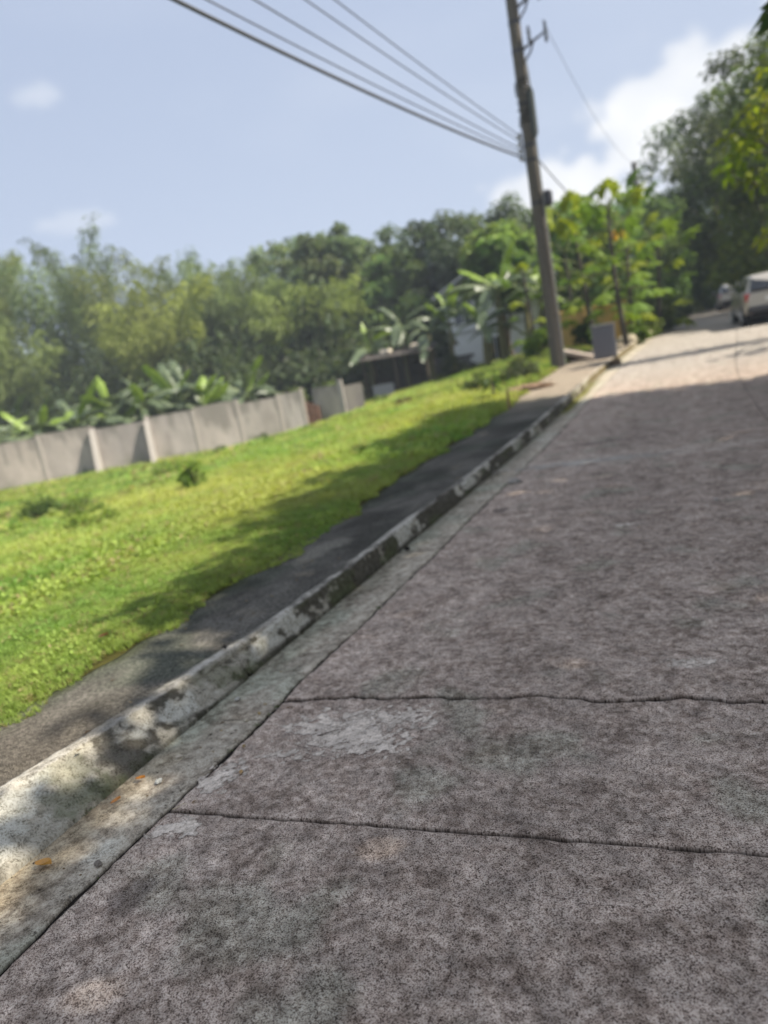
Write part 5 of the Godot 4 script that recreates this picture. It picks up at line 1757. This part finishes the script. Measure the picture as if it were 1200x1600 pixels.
func build_plants() -> void:
	for k in 4:
		banana_green.append(banana_leaf(1.9 + 0.15 * k, 0.215 + 0.015 * k, [1.0, 0.7, 0.4, 1.2][k], [1.0, 1.25, 1.4, 0.8][k], 100 + k, lin(0.10, 0.135, 0.07), [0.9, 1.2, 1.1, 0.6][k]))
	for k in 2:
		banana_bright.append(banana_leaf(1.7 + 0.2 * k, 0.27, [1.5, 1.1][k], [0.5, 0.9][k], 110 + k, lin(0.20, 0.30, 0.035), 0.15))
	banana_dry = banana_leaf(1.6, 0.2, 0.2, 0.9, 120, lin(0.24, 0.17, 0.09), 1.4)
	for k in 3:
		papaya_leaves.append(papaya_leaf(130 + k, [lin(0.16, 0.24, 0.03), lin(0.12, 0.2, 0.03), lin(0.24, 0.29, 0.03)][k]))
	# bananas behind the long wall
	var bl := [
		[-26.2, 22.2, 1.7, "banana plant at the left edge, its leaves hanging over the wall"], [-25.6, 24.3, 1.6, "banana plant with long drooping leaves left of the wall's first buttress"],
		[-24.4, 25.2, 1.9, "banana plant with pale arching leaf ribs above the wall's first buttress"], [-23.2, 26.2, 2.3, "tallest of the banana plants behind the wall, with an upright young leaf"],
		[-22.0, 26.8, 2.1, "banana plant right of the tallest one, above the wall's second buttress"], [-21.0, 28.0, 2.0, "banana plant with dark shining leaves right of the second buttress"],
		[-20.2, 28.9, 1.8, "banana plant with one leaf lying over the wall's middle panels"], [-18.9, 30.2, 1.5, "last and lowest banana plant in the row behind the wall"],
		[-27.4, 24.5, 1.8, "banana plant cut by the left edge, behind the first one"], [-23.6, 24.3, 1.5, "low banana plant whose grey leaves lie along the wall's top left of the tallest one"], [-22.4, 25.4, 1.4, "low banana plant drooping over the panel right of the first buttress"], [-19.6, 27.6, 1.4, "low banana plant drooping over the wall's middle panels"],
		[-25.0, 27.5, 2.2, "banana plant in the second row, seen between the first two"], [-21.8, 29.8, 2.3, "banana plant in the second row, seen right of the tallest"]]
	for k in bl.size():
		var q = bl[k]
		banana(q[3], Vector3(q[0], gy(q[0], -q[1] - 0.7), -q[1] - 0.7), q[2] + 0.3, 13 + k % 3, 700 + k, 0.1, 1.15, 2)
	# bananas by the shed and the house
	var bm := [
		[-14.4, 35.6, 2.2, 9, 0.15, 1.1, "banana plant leaning over the left side of the dark shed"], [-12.9, 36.6, 2.9, 10, 0.3, 1.15, "big banana plant right behind the dark shed"],
		[-11.5, 36.2, 2.4, 9, 0.2, 1.1, "banana plant with grey drooping leaves right of the dark shed"], [-10.5, 36.6, 2.6, 8, 0.85, 1.1, "bright yellow green banana plant with an upright leaf left of the house"],
		[-8.0, 36.6, 3.3, 14, 0.2, 1.5, "tall dark banana plant before the middle of the pale house"], [-7.0, 38.0, 3.3, 9, 0.6, 1.1, "light green banana plant before the house's right half, near the pole"],
		[-9.4, 40.0, 1.5, 7, 0.3, 0.8, "low banana plant before the house's left windows"], [-6.0, 36.0, 2.8, 10, 0.3, 1.2, "dark banana plant hiding the house's right corner beside the pole"],
		[-8.7, 36.0, 2.0, 10, 0.15, 1.25, "dark spreading banana plant at the middle of the house's foot"]]
	for k in bm.size():
		var q = bm[k]
		banana(q[6], Vector3(q[0], gy(q[0], -q[1]), -q[1]), q[2], q[3], 760 + k, q[4], q[5], 2)
	# papayas right of the pole
	var pl := [
		[-3.3, 30.2, 4.6, 24, 1.3, 0, "papaya tree with drooping yellow green leaves just right of the pole"], [-1.95, 28.6, 4.8, 26, 1.3, 4, "tallest papaya tree, carrying a ripe orange fruit, behind the grey box"],
		[-1.75, 32.2, 4.6, 22, 1.25, 0, "papaya tree behind the fruiting one, below the distant pole"], [-0.9, 35.0, 3.6, 22, 1.35, 0, "papaya tree with wide leaves leaning towards the road"],
		[-4.6, 35.0, 4.0, 20, 1.25, 0, "papaya tree behind the leaning pole's middle, by the ochre wall"], [-6.1, 33.5, 3.6, 13, 1.0, 0, "slim papaya tree left of the pole before the house"]]
	for k in pl.size():
		var q = pl[k]
		papaya(q[6], Vector3(q[0], gy(q[0], -q[1]), -q[1]), q[2], q[3], 800 + k, q[4], q[5])
	# bamboo and trees behind the wall, left to right
	var bb := [
		[-44.0, 40.0, 15.6, lin(0.11, 0.13, 0.045), "yellowish bamboo clump near the left edge"], [-38.5, 41.0, 13.6, lin(0.085, 0.115, 0.05), "bamboo clump with a rounded head second from the left edge"],
		[-42.5, 50.0, 16.0, lin(0.09, 0.12, 0.06), "bamboo clump showing pale behind the gap in the left treetops"], [-33.0, 42.0, 11.3, lin(0.115, 0.135, 0.045), "broad yellowish bamboo clump above the tallest banana plant"],
		[-28.3, 38.0, 8.6, lin(0.13, 0.15, 0.045), "low arching bamboo with yellow green plumes nearest the wall"], [-35.5, 52.0, 12.6, lin(0.085, 0.115, 0.06), "bamboo clump whose tip rises highest left of the treeline's middle"],
		[-29.2, 46.0, 11.0, lin(0.095, 0.125, 0.05), "bamboo clump in the middle of the treeline with a split top"], [-25.4, 44.0, 8.8, lin(0.10, 0.13, 0.05), "dense bamboo clump above the wall's right half"],
		[-37.5, 35.5, 8.6, lin(0.10, 0.125, 0.045), "low bamboo clump filling the left edge behind the first banana plants"], [-47.5, 45.0, 16.5, lin(0.10, 0.125, 0.05), "bamboo clump cut by the picture's left edge, rising highest of all"],
		[-31.0, 55.0, 12.2, lin(0.085, 0.11, 0.06), "far bamboo clump with thin tips against the sky"], [-20.5, 42.0, 7.4, lin(0.12, 0.15, 0.045), "low bamboo clump left of the dark shed"]]
	for k in bb.size():
		var q = bb[k]
		bamboo(q[4], Vector3(q[0], gy(q[0], -q[1]), -q[1]), q[2] * 1.17, 900 + k, q[3] * 1.95, 22 if k != 8 else 15)
	var tl := [
		[-24.8, 50.0, 9.6, 3.0, 2.5, lin(0.075, 0.11, 0.05), "slender leafy tree with a feathery top right of the treeline's middle"], [-20.6, 47.0, 9.3, 2.4, 2.0, lin(0.075, 0.105, 0.045), "narrow dark tree standing above the gap in the wall"],
		[-22.8, 57.0, 9.6, 2.6, 2.0, lin(0.08, 0.11, 0.06), "pale round topped tree far behind the narrow dark one"], [-19.2, 53.0, 8.9, 2.8, 2.0, lin(0.075, 0.105, 0.055), "round crowned tree left of the big dark tree"],
		[-16.6, 47.0, 7.0, 2.4, 1.0, lin(0.09, 0.13, 0.04), "low light green tree behind the shed"],
		[-13.4, 48.0, 9.6, 3.1, 2.0, lin(0.035, 0.055, 0.028), "big dark dense tree left of the pale house"], [-10.6, 53.0, 9.8, 3.4, 2.0, lin(0.055, 0.085, 0.03), "big tree with a lighter top behind the pale house"],
		[-6.6, 56.0, 9.2, 3.2, 2.0, lin(0.07, 0.11, 0.035), "leafy tree behind the house roof's right side"], [-4.6, 44.0, 7.0, 2.5, 1.6, lin(0.085, 0.14, 0.03), "bushy green tree filling the space right of the pole"],
		[-8.3, 40.2, 6.6, 1.7, 5.4, lin(0.075, 0.12, 0.03), "leafy tree standing before the house, hiding its gable"],
		[-2.6, 50.0, 7.6, 2.8, 1.5, lin(0.06, 0.10, 0.035), "green tree below the distant pole's top"]]
	for k in tl.size():
		var q = tl[k]
		tree("broadleaf_tree", q[6], Vector3(q[0], gy(q[0], -q[1]), -q[1]), q[2] * (1.1 if k < 5 else 0.93), q[3], q[4] * 0.6, q[5] * 1.95, 16, 9000, 0.4, 1000 + k)
	# the great dark trees at the bend of the road
	var rl := [
		[2.6, 62.0, 12.6, 3.6, 2.5, lin(0.048, 0.07, 0.02), "tall dark tree at the bend, left edge of the great dark mass"], [5.2, 57.0, 13.6, 4.2, 2.5, lin(0.042, 0.062, 0.018), "tallest dark tree behind the parked cars"],
		[6.6, 46.0, 11.6, 3.8, 2.5, lin(0.058, 0.085, 0.018), "dark tree above the parked pickup's roof"], [8.3, 38.5, 11.2, 3.8, 3.0, lin(0.10, 0.145, 0.02), "tree with yellow green shoots above the parked cars, nearest of the dark ones"],
		[4.0, 72.0, 10.0, 4.5, 1.0, lin(0.04, 0.06, 0.03), "dark tree closing the end of the road"], [-1.2, 74.0, 9.0, 3.4, 1.0, lin(0.06, 0.09, 0.04), "grey green tree at the end of the road behind the papayas"]]
	for k in rl.size():
		var q = rl[k]
		tree("bend_tree", q[6], Vector3(q[0], gy(q[0], -q[1]), -q[1]), q[2] * 1.06, q[3] * 1.12, q[4] * 0.6, q[5] * 1.9, 20, 14000, 0.36, 1100 + k)
	# young tree on the right whose backlit shoots reach into the picture
	var yc := []
	for q in [[1.75, 5.9, -24.0, 0.5], [2.3, 6.5, -24.1, 0.6], [2.1, 4.7, -24.0, 0.42], [2.9, 7.3, -24.2, 0.7], [1.85, 5.45, -24.0, 0.42], [1.45, 5.1, -24.2, 0.34], [2.5, 5.9, -24.3, 0.5], [2.35, 3.2, -24.0, 0.36], [3.2, 4.6, -24.4, 0.6], [3.6, 6.2, -24.6, 0.8], [4.4, 5.2, -24.8, 0.9], [4.9, 6.8, -24.5, 1.0], [5.6, 5.5, -25.0, 1.0], [3.0, 6.8, -24.7, 0.6], [5.4, 5.6, -22.4, 0.7], [6.3, 5.8, -22.7, 0.8], [7.2, 5.6, -22.5, 0.8], [8.1, 5.9, -22.8, 0.8], [6.4, 5.4, -20.4, 0.5], [7.2, 5.6, -20.5, 0.6], [8.1, 5.5, -20.3, 0.6]]:  # trailing clumps stay out of view, added to cast shade bands on the road
		yc.append([Vector3(q[0], q[1], q[2]), q[3]])
	roadside_tree("young tree with bright yellow green shoots at the right edge above the cars", Vector3(5.2, gy(5.2, -25.0), -25.0), yc, 550, lin(0.21, 0.29, 0.018), 46, 0.30)
	# bushes
	var bu := [
		[-4.6, 22.2, 0.8, 0.6, lin(0.10, 0.125, 0.06), 900, 0.12, "grey green low bush on the grass left of the pole's foot"], [-5.5, 21.4, 0.6, 0.45, lin(0.11, 0.15, 0.05), 700, 0.12, "smaller grey green bush farther left of the pole's foot"],
		[-1.35, 33.8, 0.55, 0.9, lin(0.16, 0.22, 0.04), 700, 0.16, "light green bush by the kerb, right of the ochre wall"], [-0.75, 37.5, 0.7, 1.1, lin(0.13, 0.17, 0.07), 800, 0.18, "pale green bush by the kerb under the last papaya"],
		[-0.4, 42.0, 0.9, 1.6, lin(0.07, 0.10, 0.05), 900, 0.2, "dark green bush at the far kerb beside the blue drum"], [-3.55, 31.2, 0.5, 1.5, lin(0.06, 0.095, 0.025), 900, 0.2, "dark bush in the gap between the two ochre walls, before the papaya trunk"], [-1.75, 30.9, 0.45, 0.8, lin(0.14, 0.22, 0.03), 700, 0.2, "light leafy bush low at the kerb, right of the right ochre wall"],
		[-2.3, 33.6, 1.0, 2.6, lin(0.12, 0.19, 0.035), 1500, 0.26, "tall green bush filling the space between the papaya trunks"], [-3.6, 34.4, 1.0, 2.4, lin(0.10, 0.16, 0.035), 1400, 0.26, "dark leafy bush standing behind the ochre walls"], [-1.2, 36.4, 0.8, 2.0, lin(0.15, 0.20, 0.05), 1100, 0.24, "yellow green bush below the papaya that leans to the road"],
		[-5.5, 31.6, 0.6, 1.2, lin(0.13, 0.21, 0.03), 800, 0.2, "leafy bush left of the ochre wall, behind the pole"], [-6.2, 36.5, 0.8, 1.0, lin(0.09, 0.13, 0.06), 800, 0.18, "bluish green bush at the house's foot left of the pole"],
		[-10.1, 35.0, 0.7, 1.1, lin(0.07, 0.09, 0.04), 700, 0.16, "brownish green bush below the bright banana plant"], [-15.2, 34.8, 0.9, 1.4, lin(0.06, 0.085, 0.05), 800, 0.18, "dark bush between the wall's corner and the shed"],
		[-17.3, 32.5, 1.2, 1.6, lin(0.13, 0.18, 0.04), 1000, 0.2, "light green bush spilling over the wall's right end"], [-15.6, 33.0, 0.9, 1.7, lin(0.12, 0.17, 0.045), 900, 0.2, "green bush behind the pale wall end"]]
	for k in bu.size():
		var q = bu[k]
		bush("bush", q[7], "bush", Vector3(q[0], gy(q[0], -q[1]), -q[1]), q[2], q[3], q[4], q[5], q[6], 1200 + k)
	# weeds standing out of the field
	var wd := [
		[-12.4, 11.7, 0.55, 0.5, lin(0.10, 0.16, 0.04), 800, 0.10, "dark leafy weed clump before the wall at the left edge"], [-11.2, 11.5, 0.4, 0.4, lin(0.14, 0.21, 0.045), 500, 0.09, "smaller weed clump right of the dark one at the left edge"],
		[-8.2, 11.2, 0.22, 0.7, lin(0.15, 0.25, 0.035), 420, 0.10, "pointed tall weed standing alone in the middle of the field"], [-8.3, 8.7, 0.5, 0.28, lin(0.19, 0.27, 0.05), 600, 0.08, "broad leaved weed patch in the near left of the field"],
		[-13.0, 16.8, 0.5, 0.4, lin(0.18, 0.26, 0.05), 500, 0.1, "low weed clump in front of the wall's second buttress"], [-9.8, 10.2, 0.45, 0.3, lin(0.17, 0.25, 0.05), 500, 0.09, "weed clump between the dark clump and the broad leaved patch"],
		[-16.2, 24.0, 0.28, 0.35, lin(0.07, 0.12, 0.03), 300, 0.1, "small dark weed at the wall's foot, left of its middle"], [-15.0, 25.2, 0.35, 0.4, lin(0.07, 0.12, 0.03), 300, 0.1, "dark weed at the wall's foot, right of its middle"],
		[-12.4, 31.2, 0.4, 0.35, lin(0.12, 0.18, 0.03), 300, 0.12, "weed clump before the wall's corner"], [-8.2, 22.5, 0.35, 0.2, lin(0.15, 0.12, 0.06), 300, 0.1, "brownish weed patch in the far field below the house"]]
	for k in wd.size():
		var q = wd[k]
		bush("weed", q[7], "weed", Vector3(q[0], gy(q[0], -q[1]), -q[1]), q[2], q[3], q[4], q[5], q[6], 1300 + k, 0.4)
	# undergrowth that reads as one mass under the far trees
	rng.seed = 5150
	var um := MB.new()
	for k in 14:
		var q := rdir()
		clump(um, Vector3(q.x * 1.2, 1.1 + q.y * 0.7, q.z * 0.7), 0.9, 44, 0.4, Color(0.8, 0.8, 0.8) * rng.randf_range(0.7, 1.2))
	var umesh := um.mesh(leaf_soft)
	var xs := []; var cols := []
	for k in 330:
		var x := rng.randf_range(-62.0, -7.5)
		var d := rng.randf_range(43.0, 66.0) - (x + 7.0) * -0.05
		if k > 300:
			x = rng.randf_range(-5.0, 16.0)
			d = rng.randf_range(66.0, 84.0)
		elif x < -16.0 and k % 3 == 0:
			d = rng.randf_range(34.0, 46.0)
		xs.append(Transform3D(Basis(Vector3.UP, rng.randf() * TAU).scaled(Vector3(1.1, rng.randf_range(0.8, 2.1), 1.1) * rng.randf_range(0.8, 1.4)), Vector3(x, gy(x, -d) - 0.2, -d)))
		var t := rng.randf_range(0.7, 1.3)
		cols.append(Color(0.085 * t, 0.12 * t, 0.05 * t))
	scatter("undergrowth", umesh, xs, cols)

# ------------------------------------------------------------------ the scene
func _ready() -> void:
	# camera
	var cam := Camera3D.new()
	cam.name = "camera"
	cam_basis = Basis(Vector3(0.91949588, -0.17071752, -0.3540944), Vector3(0.0898179, 0.96818716, -0.23355163), Vector3(0.38270101, 0.18294575, 0.9055776))
	cam.transform = Transform3D(cam_basis, EYE)
	cam.fov = 67.3
	var lens := CameraAttributesPhysical.new()
	lens.frustum_focal_length = 18.03
	lens.frustum_focus_distance = 2.4
	lens.exposure_aperture = 0.97
	lens.frustum_near = 0.05
	lens.frustum_far = 1200.0
	cam.attributes = lens
	add_child(cam)
	# sun: ahead to the right, half way up
	var az := deg_to_rad(76.0); var el := deg_to_rad(50.0)
	var sun_dir := Vector3(sin(az) * cos(el), sin(el), -cos(az) * cos(el))
	var sun := DirectionalLight3D.new()
	sun.name = "sun"
	sun.light_color = Color(1.0, 0.965, 0.905)
	sun.light_energy = 1.6
	sun.light_angular_distance = 0.6
	sun.shadow_enabled = true
	sun.basis = Basis.looking_at(-sun_dir, Vector3.UP)
	add_child(sun)
	# sky and exposure
	var env := Environment.new()
	var sky := Sky.new()
	var pano := PanoramaSkyMaterial.new()
	pano.panorama = make_sky(sun_dir)
	sky.sky_material = pano
	env.sky = sky
	env.background_mode = Environment.BG_SKY
	env.background_energy_multiplier = 1.0
	env.tonemap_mode = Environment.TONE_MAPPER_LINEAR
	env.tonemap_exposure = 1.9
	env.sdfgi_enabled = true
	env.ssao_enabled = true
	env.ssil_enabled = true
	env.fog_enabled = true
	env.fog_density = 0.0013
	env.fog_light_color = Color(0.86, 0.9, 0.96)
	var we := WorldEnvironment.new()
	we.name = "world"
	we.environment = env
	add_child(we)

	for q in [[n_a, 1], [n_b, 2], [n_c, 3]]:
		var f: FastNoiseLite = q[0]
		f.seed = q[1]
		f.frequency = 0.02
		f.noise_type = FastNoiseLite.TYPE_SIMPLEX_SMOOTH
		f.fractal_octaves = 3
	bark = vmat(0.9)
	leaf_soft = leafmat(0.6, 0.95, 0.35)
	leaf_gloss = leafmat(0.42, 0.5, 0.5)
	var rocky := mixed(256, [[noise_bytes(256, 0.05, 4, 71), 0.7], [noise_bytes(256, 0.2, 2, 72), 0.4]], [[0.0, lin(0.55, 0.54, 0.52)], [0.5, lin(0.85, 0.84, 0.82)], [1.0, lin(1, 1, 1)]])
	stone_mat = surfaced(rocky, 0.5, 0.4)

	build_ground()
	build_road()
	build_wall()
	build_house()
	build_poles()
	build_plants()
	build_shade_trees()
	var hd := ry(31.5)
	car("parked_car", "champagne silver utility vehicle parked at the right, seen from behind", "car", Vector3(2.80, ry(30.3), -30.2), deg_to_rad(3.0), lin(0.40, 0.375, 0.33), 4.7, 1.72, 1.08)
	car("parked_car", "small pale car parked beyond the larger vehicle, mostly hidden by it", "car", Vector3(2.75, ry(51.0), -50.5), deg_to_rad(0.0), lin(0.6, 0.6, 0.6), 4.2, 1.5, 0.95)
	build_grass()
	build_small()
